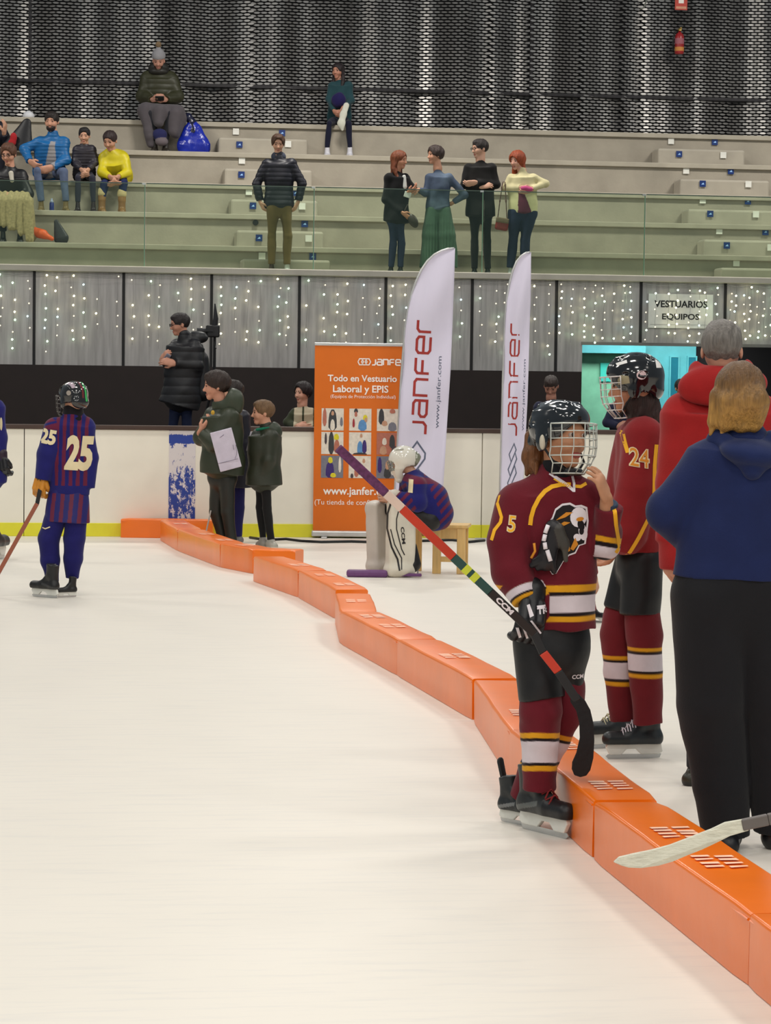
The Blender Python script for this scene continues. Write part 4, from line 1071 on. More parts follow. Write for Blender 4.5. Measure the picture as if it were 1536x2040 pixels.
# ---- seated family on the left
def seated(label, x, row, b0y, group=None): return mkfig(label, x, treads[row+1]-.22, zn[row], b0y, group)
F = seated('bearded man sitting in bright blue padded jacket over grey shirt, wearing jeans', 105, 1, 411)
J = dict(n=(105, 268, 42), sl=(80, 284, 44), sr=(127, 284, 44), el=(48, 296, 40), er=(131, 318, 34), wl=(60, 322, 10), wr=(102, 334, 4), p=(98, 336, 56), hl=(88, 346, 52), hr=(112, 346, 52), kl=(74, 340, -6), kr=(126, 342, -6), al=(82, 398, -2), ar=(131, 398, -6), hld=((74, 332, 2),), hrd=((88, 338, -4),))
hd = Head(F, (103, 243, 38), 40, -8, 6)
body(F, J, hd, skin=(205, 150, 124)); hd.hair((34, 26, 24), front=.06)
S = F.S(); R = hd.R; h = hd.h
S.ell(hd.H(0, -.17, .22), A3((.235, .235, .20))*h, R, k=0); S.ell(hd.H(0, -.42, .30), A3((.12, .14, .07))*h, R, op='-', k=.02*h); S.cut(hd.H(0, 0, .34), R @ A3((0, .3, 1)))
S.out('beard', .9, hair_m, (44, 32, 28))
def cf(P, C_):
    x, y = fpx(F, P); m = (P[:, 1] < 40*F.s) & (x > 97-(y-262)*.22) & (x < 105+(y-262)*.06) & (y > 266) & (y < 345); C_[m] = (150, 146, 148); return C_
top(F, J, 37, (18, 96, 156), 'padded_jacket', hem=(98, 340, 50), chest=.80, bulk=.05, quilt=(7, .9), m=nylon_m, colf=cf, dep=.72)
trousers(F, J, 37, (92, 104, 132), 1.0, m=denim_m)
for a, t in (((82, 398, -2), (80, 411, -26)), ((131, 398, -6), (135, 411, -28))): shoe(F, a, t, 36, (120, 100, 60), ground=0, sole=(190, 180, 150))

F = seated('small boy in dark padded coat sitting between the blue and the yellow jacket', 169, 1, 412)
J = dict(n=(168, 286, 38), sl=(155, 298, 38), sr=(182, 298, 38), el=(149, 324, 34), er=(189, 324, 34), wl=(162, 338, 8), wr=(176, 338, 8), p=(168, 345, 46), hl=(162, 350, 44), hr=(176, 350, 44), kl=(155, 354, -4), kr=(184, 354, -4), al=(155, 400, -2), ar=(186, 400, -2), hld=((168, 346, 0),), hrd=((170, 346, 0),))
hd = Head(F, (168, 271, 34), 33, 0, 10); body(F, J, hd); hd.hair((30, 26, 26), front=-.02)
top(F, J, 29, (46, 42, 50), 'padded_coat', hem=(168, 348, 40), chest=.74, bulk=.06, quilt=(6, .7), m=nylon_m, dep=.7, w=.95)
trousers(F, J, 29, (44, 44, 58), .95)
for a, t in (((155, 400, -2), (150, 411, -22)), ((186, 400, -2), (190, 412, -22))): shoe(F, a, t, 32, (40, 26, 32), ground=0, sole=(60, 50, 50))

F = seated('woman sitting in bright yellow hooded jacket, blue jeans and tan boots', 226, 1, 413)
J = dict(n=(222, 302, 26), sl=(208, 314, 28), sr=(245, 314, 30), el=(203, 344, 14), er=(254, 344, 14), wl=(219, 352, -8), wr=(236, 352, -8), p=(232, 345, 56), hl=(222, 354, 52), hr=(242, 354, 52), kl=(208, 366, -6), kr=(246, 366, -6), al=(203, 396, -4), ar=(243, 398, -4), hld=((230, 364, -14),), hrd=((226, 364, -14),))
hd = Head(F, (219, 281, 16), 39, -14, 22); body(F, J, hd, skin=(198, 146, 120)); hd.hair((44, 30, 30), 'pony', .3)
top(F, J, 36, (206, 190, 22), 'hooded_jacket', hem=(232, 352, 48), chest=.82, bulk=.03, dep=.8, hood=(224, 306, 34, 18), m=nylon_m)
trousers(F, J, 36, (36, 44, 84), 1.0, m=denim_m)
for a, t in (((203, 396, -4), (207, 413, -26)), ((243, 398, -4), (244, 413, -26))):
    shoe(F, a, t, 42, (138, 100, 58), ground=0, boot=.22, boot_col=(150, 110, 66), name='boot')
    S = F.S(); S.c((a[0], a[1]-11, a[2]), (a[0], a[1]-15, a[2]), 9.5, 9, k=1); S.out('fleece_trim', .9, cloth_m, (196, 176, 130))

# ---- woman with glasses, blanket on her lap, one row lower
F = seated('woman with glasses in black jacket sitting at the left frame edge', 18, 0, 474)
J = dict(n=(20, 336, 36), sl=(0, 350, 38), sr=(42, 350, 38), el=(-12, 386, 30), er=(56, 388, 28), wl=(2, 392, 4), wr=(26, 392, 4), p=(20, 402, 52), hl=(8, 410, 48), hr=(32, 410, 48), kl=(2, 404, -8), kr=(42, 404, -8), al=(6, 458, -4), ar=(40, 458, -4), hld=((18, 396, -6),), hrd=((10, 396, -6),))
hd = Head(F, (17, 308, 30), 42, -12, 14); body(F, J, hd, skin=(205, 150, 125)); hd.hair((92, 60, 44), 'short', puff=.03); hd.glasses()
top(F, J, 38, (16, 15, 18), 'jacket', hem=(20, 404, 46), chest=.88, bulk=.06, dep=.75, m=nylon_m)
trousers(F, J, 36, (26, 26, 30), 1.0)
S = F.S(); S.c((22, 345, 12), (24, 360, 8), 5, 4); S.out('scarf', 1, cloth_m, (190, 184, 170))
for a, t in (((6, 458, -4), (4, 473, -24)), ((40, 458, -4), (42, 473, -24))): shoe(F, a, t, 36, (30, 28, 30), ground=0)
def b_(S):
    S.c((-4, 396, 6), (48, 396, 6), 15, k=4); S.c((-4, 400, -8), (50, 400, -8), 13, k=4)
    for x, y, r in ((-8, 450, 8), (8, 446, 7), (24, 452, 8), (42, 462, 8), (60, 476, 8)): S.c((x*.8+6, 402, -14), (x, y, -18), 12, r, k=6)
    S.c((52, 400, 2), (64, 470, -2), 12, 11, k=6)
def dp(P, nn): return 1.2*F.s*np.sin(P[:, 0]/F.s*.55)
simple(F, 'lap_blanket', 'beige knitted blanket draped over the knees of the woman with glasses', 'blanket', b_, mat('knit', rough=.95, vcol=True, noise=.2, nscale=30, bump=.6, bscale=40), (168, 152, 112), 1.2, dispf=dp)
S = F.S()
def b_(S): S.chain([(70, 462, -4), (84, 466, -6), (104, 476, -8)], [10, 9, 4], k=4)
simple(F, 'orange_bag', 'soft orange bag lying next to the beige blanket', 'bag', b_, nylon_m, (232, 96, 40), 1.1, fold=(.6, .3, 3))
def b_(S): S.c((112, 442, 2), (122, 474, 0), 5, 15, k=4, flat=((0, 1, 0), .5)); S.cut((0, 0, 0.0), (0, 0, -1))
simple(F, 'black_bag', 'pointed black bag leaning beside the orange bag', 'bag', b_, nylon_m, (38, 36, 42), 1.1)

# ---- person half out of frame, upper left
F = seated('person in dark jacket with a raised hand, cut by the left frame edge', -14, 2, 350)
J = dict(n=(-22, 238, 36), sl=(-40, 252, 38), sr=(0, 252, 38), el=(-52, 284, 30), er=(16, 288, 26), wl=(-34, 296, 4), wr=(8, 266, 10), p=(-16, 298, 54), hl=(-26, 306, 50), hr=(-6, 306, 50), kl=(-34, 304, -8), kr=(4, 304, -8), al=(-30, 345, -4), ar=(2, 345, -4), hld=((-20, 302, -4),), hrd=((10, 252, 6),))
hd = Head(F, (-20, 212, 32), 40, 20, 5); body(F, J, hd); hd.hair((60, 44, 36), 'short')
top(F, J, 36, (20, 20, 34), 'jacket', chest=.8, bulk=.04, dep=.75, m=nylon_m); trousers(F, J, 36, (30, 30, 40))
for a, t in (((-30, 345, -4), (-32, 350, -20)), ((2, 345, -4), (4, 350, -20))): shoe(F, a, t, 34, (30, 30, 30), ground=0)
F0 = F
def b_(S): S.c((54, 244, 8), (42, 290, 4), 8, 24, k=4, flat=((0, 1, 0), .5)); S.c((50, 250, 8), (24, 292, 4), 8, 18, k=4, flat=((0, 1, 0), .5)); S.cut(F0.P(0, 299, 0), (0, 0, -1))
simple(F, 'black_backpack', 'black pointed backpack standing on the step behind the man in blue', 'backpack', b_, nylon_m, (16, 15, 20), 1.2)
def b_(S): S.e((27, 274, -12), (7, 5, 10), k=3); S.e((24, 284, -12), (8, 5, 7), k=3)
simple(F, 'red_garment', 'small red cloth item tucked in front of the black backpack', 'clothing', b_, cloth_m, (170, 34, 40), 1)
p = Vector(AY(57, 230, treads[4]+.30)); p.z = zn[4]
o = M().lathe([(.03, 0), (.075, .01), (.09, .06), (.06, .10), (.02, .125)], n=10).build('crumpled_paper', mat('paper_white', (214, 214, 218), rough=.6), loc=p, smooth=True); tag(o, 'crumpled white paper on the top step against the mesh wall', 'paper')

# ---- person in woolly hat at the top
F = seated('person in grey bobble hat and dark olive coat sitting on the top step', 318, 3, 294)
J = dict(n=(316, 142, 46), sl=(294, 156, 48), sr=(340, 156, 48), el=(284, 192, 40), er=(354, 192, 40), wl=(304, 199, 10), wr=(330, 199, 10), p=(318, 222, 56), hl=(306, 236, 52), hr=(330, 236, 52), kl=(300, 226, -6), kr=(340, 226, -6), al=(308, 278, -4), ar=(330, 278, -4), hld=((316, 194, 2),), hrd=((320, 194, 2),))
hd = Head(F, (316, 122, 42), 36, 0, 20); body(F, J, hd, skin=(190, 138, 118)); 
S = F.S(); h = hd.h; S.ell(hd.H(0, .05, .78), A3((.39, .46, .40))*h, hd.R); S.cut(hd.H(0, 0, .70), hd.R @ A3((0, .1, -1))); S.cone(hd.H(0, .05, 1.1), hd.H(0, .08, 1.25), .2*h, .12*h, k=.1*h); S.out('woolly_hat', 1, cloth_m, (146, 144, 148))
S = F.S(); S.ell(hd.H(0, .08, 1.42), A3((.17, .17, .17))*h); S.out('bobble', .9, mat('fur', rough=.95, vcol=True, noise=.3, nscale=60, bump=1, bscale=90), (136, 112, 84), fold=(.5, .8, 2))
S = F.S(); S.e((316, 143, 42), (20, 16, 10), k=3); S.e((316, 136, 50), (21, 17, 14), k=3); S.ell(hd.H(0, -.5, .45), A3((.27, .5, .33))*h, op='-'); S.out('hood_collar', 1, nylon_m, (40, 38, 34))
top(F, J, 37, (50, 50, 30), 'padded_coat', hem=(318, 216, 46), chest=.84, bulk=.12, quilt=(11, .9), m=nylon_m, dep=.7)
trousers(F, J, 36, (40, 40, 46))
S = F.S(); S.e((318, 268, -12), (15, 9, 12), k=4, col=(38, 40, 84)); S.e((322, 282, -14), (13, 9, 9), k=4, col=(110, 100, 104)); S.out('patterned_socks', 1, cloth_m, (70, 66, 80))
for a, t in (((308, 278, -4), (304, 292, -26)), ((330, 278, -4), (336, 292, -26))): shoe(F, a, t, 40, (52, 46, 40), ground=0)
def b_(S): S.bx((318, 196, -3), (9, 1.2, 5), rotm(0, .5), .8)
simple(F, 'phone', 'dark phone held in both hands of the person in the bobble hat', 'phone', b_, plast_m, (14, 14, 16), .7)
def b_(S):
    S.c((292, 222, 8), (352, 224, 8), 16, k=5); S.c((290, 222, 2), (298, 270, -12), 15, 8, k=8); S.c((296, 262, -10), (300, 288, -8), 9, 7, k=6)
    S.c((350, 228, -2), (346, 262, -10), 17, 11, k=8); S.c((318, 224, -8), (316, 244, -16), 16, 10, k=8); S.c((364, 236, 4), (352, 268, -2), 10, 7, k=6)
simple(F, 'grey_blanket', 'dark grey blanket over the legs of the person in the bobble hat', 'blanket', b_, cloth_m, (86, 80, 84), 1.3, fold=(1.2, .14, 3))
def b_(S):
    S.c((380, 262, 6), (372, 292, 2), 15, 20, k=8, flat=((0, 1, 0), .6)); S.c((388, 258, 6), (402, 292, 4), 13, 18, k=8, flat=((0, 1, 0), .6)); S.c((384, 262, 6), (384, 242, 8), 10, 6, k=6, col=(14, 16, 50)); S.c((384, 244, 8), (376, 234, 8), 6, 9, k=3, col=(14, 16, 50)); S.cut((0, 0, 0), (0, 0, -1))
simple(F, 'blue_plastic_bag', 'bulging blue plastic bag beside the grey blanket on the top step', 'bag', b_, mat('plastic_film', rough=.22, vcol=True, noise=.1, spec=.6, bump=.4, bscale=30), (22, 42, 168), 1.2, fold=(1.1, .22, 6))

# ---- girl in teal on the top step
F = seated('dark-haired girl in teal top sitting on the top step holding a white cloth', 676, 3, 304)
J = dict(n=(676, 158, 46), sl=(662, 170, 48), sr=(694, 170, 48), el=(655, 198, 40), er=(700, 200, 40), wl=(666, 222, 10), wr=(684, 214, 8), p=(676, 232, 54), hl=(668, 240, 50), hr=(684, 240, 50), kl=(656, 246, -4), kr=(694, 246, -4), al=(652, 292, -2), ar=(697, 292, -2), hld=((676, 230, 4),), hrd=((676, 228, 2),))
hd = Head(F, (673, 142, 42), 32, -25, 4); body(F, J, hd, skin=(186, 130, 108)); hd.hair((36, 26, 28), 'long', 1.15, puff=.02)
top(F, J, 30, (34, 66, 72), 'sweatshirt', hem=(676, 234, 48), chest=.78, dep=.7)
trousers(F, J, 30, (20, 22, 44), .92)
for a, t in (((652, 292, -2), (650, 304, -20)), ((697, 292, -2), (698, 304, -20))): shoe(F, a, t, 36, (214, 212, 220), ground=0)
def b_(S): S.e((675, 200, 14), (15, 12, 16), k=4)
simple(F, 'purple_bundle', 'dark purple bundled garment on the lap of the girl in teal', 'clothing', b_, cloth_m, (28, 20, 74), 1, fold=(.8, .25, 3))
def b_(S): S.chain([(690, 210, 0), (684, 228, -8), (680, 246, -12), (682, 258, -12)], [6, 6, 7, 3], k=3, flat=((0, 1, 0), .5))
simple(F, 'white_cloth', 'white cloth hanging from the hands of the girl in teal', 'cloth', b_, cloth_m, (205, 204, 190), .9)

# ---- behind the boards
F = mkfig('man with glasses in long black padded parka behind the boards, holding a phone', 365, YB+1.1, zb, 960)
u = 42
J = dict(n=(366, 668), sl=(352, 690, 12), sr=(388, 692, -8), el=(340, 722, 10), er=(392, 728, -14), wl=(322, 716, -6), wr=(348, 724, -26), p=(362, 785, 2), hl=(352, 800, 4), hr=(372, 800), kl=(342, 862, 4), kr=(372, 862), al=(340, 930, 6), ar=(372, 930), hld=((332, 704, -18),), hrd=((330, 720, -28),))
hd = Head(F, (358, 647), 44, -72, 8); body(F, J, hd, skin=(196, 140, 116)); hd.hair((34, 26, 26)); hd.glasses()
top(F, J, u, (26, 26, 30), 'parka', hem=(356, 808, 2), chest=.82, bulk=.09, quilt=(17, 1.3), hood=(392, 672, 8, 22), m=nylon_m, hemw=.88, dep=.8)
trousers(F, J, u, (26, 34, 60), 1.0, m=denim_m)
for a, t in (((340, 930, 6), (322, 960, 0)), ((372, 930), (356, 960, -6))): shoe(F, a, t, u, (30, 28, 28), ground=0)
def b_(S): S.bx((333, 712, -22), (5, 2, 8), rotm(.3, .6, .5), 1)
simple(F, 'phone', 'small grey phone in the hands of the man in the parka', 'phone', b_, plast_m, (120, 124, 140), .8)
def b_(S): S.c((402, 716, 10), (404, 782, 10), 14, 18, k=5); S.c((400, 690, 6), (404, 720, 10), 5, 8, k=5)
simple(F, 'backpack', 'black backpack worn by the man in the parka', 'backpack', b_, nylon_m, (18, 18, 22), 1.4)

F = mkfig('dark-haired boy in cream and green top leaning on the boards beside the banner', 606, YB+.55, zb, 960)
u = 36
J = dict(n=(602, 806), sl=(588, 822), sr=(620, 822), el=(572, 842, -4), er=(630, 846), wl=(592, 850, -26), wr=(612, 852, -26), p=(606, 880, 12), hl=(598, 888, 12), hr=(614, 888, 12), kl=(598, 925, 8), kr=(614, 925, 8), al=(598, 955, 12), ar=(614, 955, 12), hld=((606, 851, -32),), hrd=((600, 853, -32),))
hd = Head(F, (603, 784), 41, -42, 0); body(F, J, hd, skin=(220, 168, 145)); hd.hair((34, 24, 26), 'short', puff=.06, front=-.05)
def cf(P, C_):
    x, y = fpx(F, P); m = (np.abs(x-604) > 19) | ((np.abs(x-603) < 2) & (P[:, 1] < 0)); C_[m] = (56, 62, 44); return C_
top(F, J, u, (196, 186, 160), 'jersey', chest=.74, colf=cf)
trousers(F, J, u, (40, 44, 40))
for a, t in (((598, 950, 12), (592, 960, 4)), ((614, 950, 12), (612, 960, 4))): shoe(F, a, t, 30, (60, 60, 60), ground=0)

F = mkfig('balding man in navy sweater looking down behind the boards, right of the narrow flag', 1097, YB+.9, zb, 960)
u = 38
J = dict(n=(1098, 792), sl=(1074, 810), sr=(1122, 812), el=(1064, 850), er=(1130, 850), wl=(1084, 872, -24), wr=(1112, 872, -24), p=(1098, 890, 4), hl=(1088, 900, 4), hr=(1108, 900, 4), kl=(1088, 930, -4), kr=(1108, 930, -4), al=(1088, 954), ar=(1108, 954), hld=((1096, 880, -30),), hrd=((1100, 880, -30),))
hd = Head(F, (1098, 770), 42, -10, 30); body(F, J, hd, skin=(180, 128, 108)); hd.hair((62, 50, 46), front=.12, puff=-.02)
top(F, J, u, (36, 38, 62), 'sweater', chest=.86)
trousers(F, J, u, (30, 30, 40))
for a, t in (((1088, 952), (1086, 960, -14)), ((1108, 952), (1110, 960, -14))): shoe(F, a, t, 34, (30, 28, 28), ground=0)

F = mkfig('person in navy pullover behind the boards, head hidden by the helmet of player 24', 1232, YB+.7, zb, 960)
J = dict(n=(1246, 792), sl=(1222, 812), sr=(1272, 812), el=(1208, 842, -4), er=(1286, 850), wl=(1232, 850, -24), wr=(1262, 872, -24), p=(1246, 890, 4), hl=(1236, 900, 4), hr=(1256, 900, 4), kl=(1236, 930, -4), kr=(1256, 930, -4), al=(1236, 954), ar=(1256, 954), hld=((1250, 846, -30),), hrd=((1250, 880, -30),))
hd = Head(F, (1256, 770), 42, -30, 10); body(F, J, hd, skin=(180, 128, 108)); hd.hair((50, 40, 36))
top(F, J, 38, (34, 36, 60), 'pullover', chest=.8); trousers(F, J, 38, (30, 30, 40))
for a, t in (((1236, 952), (1234, 960, -14)), ((1256, 952), (1258, 960, -14))): shoe(F, a, t, 34, (30, 28, 28), ground=0)
def paint(C_, co, bands, mask=None, w=1.5):
    """nested soft-edged stripes painted one over the other along the coordinate co"""
    for a, b, c in bands:
        t = np.clip((co-a)/w+.5, 0, 1)*np.clip((b-co)/w+.5, 0, 1)
        if mask is not None: t = t*mask
        C_ = C_*(1-t[:, None])+A3(c)*t[:, None]
    return C_
YB3 = ((226, 160, 28), (24, 10, 14), (222, 210, 216))
# ================================================================== GEAR
holder_m = mat('skate_holder_plastic', (222, 222, 214), rough=.4); steel_m = mat('skate_steel', (190, 192, 192), rough=.25, metal=.8)
yel_m = mat('jersey_yellow', (236, 172, 30), rough=.8); whj_m = mat('jersey_white', (226, 218, 222), rough=.8); blk_m = mat('jersey_black', (20, 14, 16), rough=.8)
cream_m = mat('number_cream', (222, 206, 166), rough=.8)
def skate(F, heel, toe, col=(34, 35, 38), lace=(215, 210, 215), tall=1.0, big=1.0, accent=None, wz=None, guard=None, toe_col=None):
    """heel, toe = blade contact pixels on the ice"""
    a = F.V(*F.g(*heel)); b = F.V(*F.g(*toe)); d = b-a; d.z = 0; L = d.length; X = d.normalized(); Z = Vector((0, 0, 1)); Y = Z.cross(X)
    if wz: L = L*wz
    T = lambda x, y, z: A3(a+X*(x*L)+Y*(y*L)+Z*(z*L))
    u = L
    S = PS(F)
    S.cone(T(.12, 0, .36), T(.60, 0, .345), .145*u, .14*u, k=.06*u); S.cone(T(.60, 0, .345), T(.93, 0, .345), .14*u, .135*u, k=.05*u, col=toe_col)
    S.cone(T(.14, 0, .36), T(.17, 0, .62), .15*u, .13*u, k=.08*u); S.cone(T(.17, 0, .62), T(.15, 0, .62+.26*tall), .14*u, .165*u, k=.05*u, capb=True)
    S.cone(T(.55, 0, .40), T(.28, 0, .66), .115*u, .12*u, k=.08*u); S.cone(T(.26, 0, .66), T(.23, 0, .64+.28*tall), .13*u, .15*u, k=.05*u, capb=True)
    S.cut(T(0, 0, .26), (0, 0, -1))
    def cf(P, C_):
        if accent is not None:
            q = (P-T(0, 0, 0)) @ A3(X)/u; z = (P[:, 2]-a.z)/u; m = (np.abs(z-.34-.25*(q-.2)) < .035) & (q < .5); C_[m] = accent
        return C_
    bo = S.out('skate', 1.2 if F.s > .003 else 1.8, leather_m, col, colf=cf)
    tl = lambda *v: Vector(T(*v))
    mb = M(); prof = [(.0, .26), (.98, .26), (1.0, .20), (.93, .075), (.72, .075), (.62, .17), (.46, .17), (.36, .075), (.04, .075), (-.03, .12)]
    mb.prism([(x*u, z*u) for x, z in prof], .075*u, Vector(a)+Y*.0375*u, X, Z, 0); mb.build('blade_holder', holder_m, bo, bevel=.004)
    mb = M(); prof = [(-.01, .08), (.97, .08), (1.0, .05), (.95, .004), (.80, 0), (.15, 0), (.02, .01)]
    mb.prism([(x*u, z*u) for x, z in prof], .014*u, Vector(a)+Y*.007*u, X, Z, 0); mb.build('blade', steel_m, bo)
    if lace is not None:
        lm = mat('laces_%d_%d_%d' % tuple(lace), lace, rough=.8); mb = M()
        for i in range(6):
            t = i/5; x = .66-.42*t; z = .475+.33*t; w = .085
            mb.tube([tl(x+.05, -w-.02, z-.05), tl(x+.03, -w*.5, z+.035), tl(x+.02, 0, z+.06), tl(x+.0, w*.5, z+.035), tl(x+.0, w+.02, z-.05)], .012*u, 5)
            mb.tube([tl(x+.05, w+.02, z-.05), tl(x+.045, 0, z+.065), tl(x-.03, -w-.02, z+.0)], .011*u, 5)
        for q in (-1, 1): mb.tube([tl(.28, 0, .88), tl(.38, q*.12, .95), tl(.46, q*.2, .86), tl(.42, q*.1, .80), tl(.30, 0, .86)], .014*u, 5)
        mb.build('laces', lm, bo)
    if guard is not None:
        S = PS(F); S.cone(T(.06, 0, .84), T(-.04, 0, 1.16), .08*u, .085*u, flat=(A3(X), .5)); S.out('tendon_guard', 1.5, leather_m, guard, bo)
    return bo

def helmet(F, hd, col, wire=(200, 200, 192), parent=None, cagew=.0085, vents=True, colf=None, big=1.0):
    h = hd.h; H = hd.H; R = hd.R; S = PS(F); b = big
    S.ell(H(0, .05, .685), A3((.43*b, .50*b, .42*b))*h, R)
    S.ell(H(0, -.22, .80), A3((.33*b, .25, .22))*h, R, k=.06*h)
    for q in (-1, 1):
        S.cone(H(.10*q, -.26, .99), H(.12*q, .30, .99), .07*h, .07*h, k=.05*h); S.cone(H(.27*q, -.16, .90), H(.29*q, .26, .89), .065*h, .06*h, k=.05*h)
        S.ell(H(.395*q, .03, .46), A3((.055, .13, .20))*h, R, k=.04*h)
    S.ell(H(0, .40, .45), A3((.30, .16, .22))*h, R, k=.06*h)
    if vents:
        for q in (-1, 0, 1):
            for y, z in ((-.18, 1.06), (.10, 1.12), (.36, 1.0)): S.ell(H(.205*q, y, z), A3((.035, .085, .06))*h, R, op='-', k=.01*h)
        for q in (-1, 1): S.ell(H(.44*q, -.12, .74), A3((.06, .08, .03))*h, R, op='-'); S.ell(H(.43*q, .22, .72), A3((.06, .08, .03))*h, R, op='-')
    S.ell(H(0, -.42, .30), A3((.34, .42, .42))*h, R, op='-', k=.02*h); S.ell(H(0, .02, .48), A3((.335, .40, .42))*h, R, op='-', k=.01*h)
    S.cut(H(0, .1, .27), R @ A3((0, -.12, -1)))
    o = S.out('helmet', max(1.0, hd.hp*.02), shell_m, col, parent, colf=colf)
    wm = mat('cage_wire_%d' % wire[0], wire, rough=.3, metal=.35); mb = M()
    def cp(a, z):
        k = 1 if z > .15 else 1-(.15-z)*.9
        yb = -.12+max(0, .28-z)*.42; return hd.V(.445*math.sin(a)*k, yb-.47*math.cos(a)*k-.02, z)
    A = math.radians(82)
    for z, w in ((.70, 1.5), (.585, 1), (.47, 1), (.34, 1), (.21, 1.3), (.09, 1), (-.06, 1.4)):
        mb.tube([cp(A*(i/14*2-1)*(1 if z > .1 else .86), z) for i in range(15)], cagew*h*w, 6)
    for t in (-1, -.72, -.44, -.15, .15, .44, .72, 1):
        mb.tube([cp(A*t*(1 if z > .1 else .86), z) for z in (.70, .585, .47, .34, .21, .09, -.06)], cagew*h*(1.2 if abs(t) == 1 else 1), 6)
    mb.build('face_cage', wm, o, smooth=True)
    S = PS(F); S.cone(H(-.13, -.27, -.03), H(.13, -.27, -.03), .06*h, k=.03*h); S.out('chin_cup', 1.2, plast_m, (36, 36, 38), o)
    mb = M()
    for q in (-1, 1): mb.tube([hd.V(.40*q, -.02, .34), hd.V(.36*q, -.16, .14), hd.V(.15*q, -.24, -.01)], .020*h, 5)
    mb.build('chin_strap', mat('strap_black', (22, 20, 22), rough=.8), o)
    return o

def glove(F, w, d, n, L, side, col, cols, name='glove', parent=None, curl=.9, vox=1.6):
    """padded hockey glove; w wrist (local m), fingers along d curling toward n"""
    S = PS(F); w = A3(w); d = unit(d); n = A3(n); n = unit(n-d*(n @ d)); b = np.cross(d, n)*side
    S.cone(w-d*.32*L, w+d*.05*L, .30*L, .25*L, k=.05*L, col=cols[0], flat=(n, .85))
    for off in (-.15, 0, .15): S.cone(w+b*off*L-n*.10*L-d*.02*L, w+d*.36*L+b*off*1.1*L-n*.13*L, .125*L, .12*L, k=.02*L, col=cols[1])
    S.cone(w, w+d*.36*L, .24*L, .26*L, k=.06*L, flat=(n, .6), col=cols[2])
    for i in range(4):
        off = (.235, .08, -.075, -.22)[i]; p = w+d*.38*L+b*off*L-n*.04*L; a = 0
        for j, fr in enumerate((.23, .19, .15)):
            a += curl*(.6 if j == 0 else 1); q = p+(d*math.cos(a)+n*math.sin(a))*fr*L
            S.cone(p, q, .098*L, .088*L, k=.015*L, col=cols[1] if j < 2 else cols[2]); p = q
    t0 = w+d*.05*L+b*.24*L; t1 = t0+(d*.7+b*.25+n*.45)*.26*L; t2 = t1+(d*.6-b*.1+n*.6)*.18*L
    S.cone(t0, t1, .12*L, .105*L, k=.04*L, col=cols[1]); S.cone(t1, t2, .105*L, .09*L, k=.01*L, col=cols[1])
    return S.out(name, vox, leather_m, col, parent)

def stick_shaft(mb, pts, cols, wv, hv, up=None):
    """rectangular shaft through local points; cols = material index per span; wv x hv section"""
    pts = [Vector(p) for p in pts]; t = (pts[-1]-pts[0]).normalized(); side = t.cross(Vector((0, 1, 0))).normalized(); nn = t.cross(side)
    for i in range(len(pts)-1):
        a, b = pts[i], pts[i+1]; vs = []
        for p in (a, b):
            for sx_, sy_ in ((-1, -1), (1, -1), (1, 1), (-1, 1)): vs.append(p+side*sx_*wv/2+nn*sy_*hv/2)
        mb.add(vs, [(0, 1, 5, 4), (1, 2, 6, 5), (2, 3, 7, 6), (3, 0, 4, 7), (3, 2, 1, 0), (4, 5, 6, 7)], cols[i])

MAR = (104, 20, 34)
# ================================================================== PLAYER NUMBER 5
F = Fig('young player number 5 in maroon jersey and caged helmet, one hand at the cage', G(1085, 1660)); F.b0 = (1085, 1660); K5 = F
s = F.s; u = 118
J = dict(n=(1112, 948, 0), sl=(1030, 1004, 4), sr=(1186, 1002, 10), el=(1017, 1115, -8), er=(1213, 1086, -14), wl=(1056, 1206, -48), wr=(1208, 992, -62), p=(1112, 1262, 0),
         hl=(1075, 1285, -4), hr=(1136, 1285, 14), kl=(1080, 1412, -14), kr=(1124, 1402, 30), al=(1072, 1560, 6), ar=(1040, 1556, 105), hld=False, hrd=False)
hd = Head(F, (1117, 873, -8), 127, 43, -4, 3)
S = F.S(); hd.skin(S, neck=F.P(J['n']), base=(190, 134, 100), lips=(156, 76, 70), brow=(96, 62, 40), eyes=False)  # face base colour darkened to carry the helmet's shade
S.c(J['n'], J['p'], 24, 48, k=6, flat=((0, 1, 0), .6)); S.c(J['sl'], J['sr'], 18); S.c(J['sl'], J['el'], 20, 16); S.c(J['el'], J['wl'], 16, 13); S.c(J['sr'], J['er'], 20, 17)
S.c(J['er'], (1209, 1030, -42), 17, 16, k=4); S.c((1209, 1030, -42), J['wr'], 16, 12.5, k=4, col=(192, 138, 104))
for a, b, c in (('hl', 'kl', 'al'), ('hr', 'kr', 'ar')): S.c(J[a], J[b], 30, 18); S.c(J[b], J[c], 18, 12)
hand(S, F.P(*J['wr']), F.P(1184, 925, -86)-F.P(*J['wr']), (-.85, .35, .1), 78*s, curl=.38, side=-1, col=(198, 144, 110), spread=.13, thumb=.2)
S.out('body', 2.0, skin_m, (192, 138, 104))
em_ = mat('eye_white', (168, 150, 138), rough=.35); ei = mat('eye_iris', (50, 34, 26), rough=.15)
for q in (-1, 1):
    e = M().lathe([(.0, -1), (.5, -.87), (.87, -.5), (1, 0), (.87, .5), (.5, .87), (0, 1)], n=14); e.v = [tuple(Vector(v)*.047*hd.h) for v in e.v]
    o = e.build('eye', em_, F.root, loc=hd.V(.13*q, -.335, .53), smooth=True)
    p_ = hd.V(.13*q, -.335, .53); g_ = (hd.R @ A3((.18, -1, .02))); g_ = Vector(g_).normalized()
    e = M().lathe([(.0, -1), (.7, -.7), (1, 0), (.7, .7), (0, 1)], n=12); e.v = [tuple(Vector(v)*.036*hd.h) for v in e.v]
    e.build('iris', ei, o, loc=g_*.024*hd.h, smooth=True)
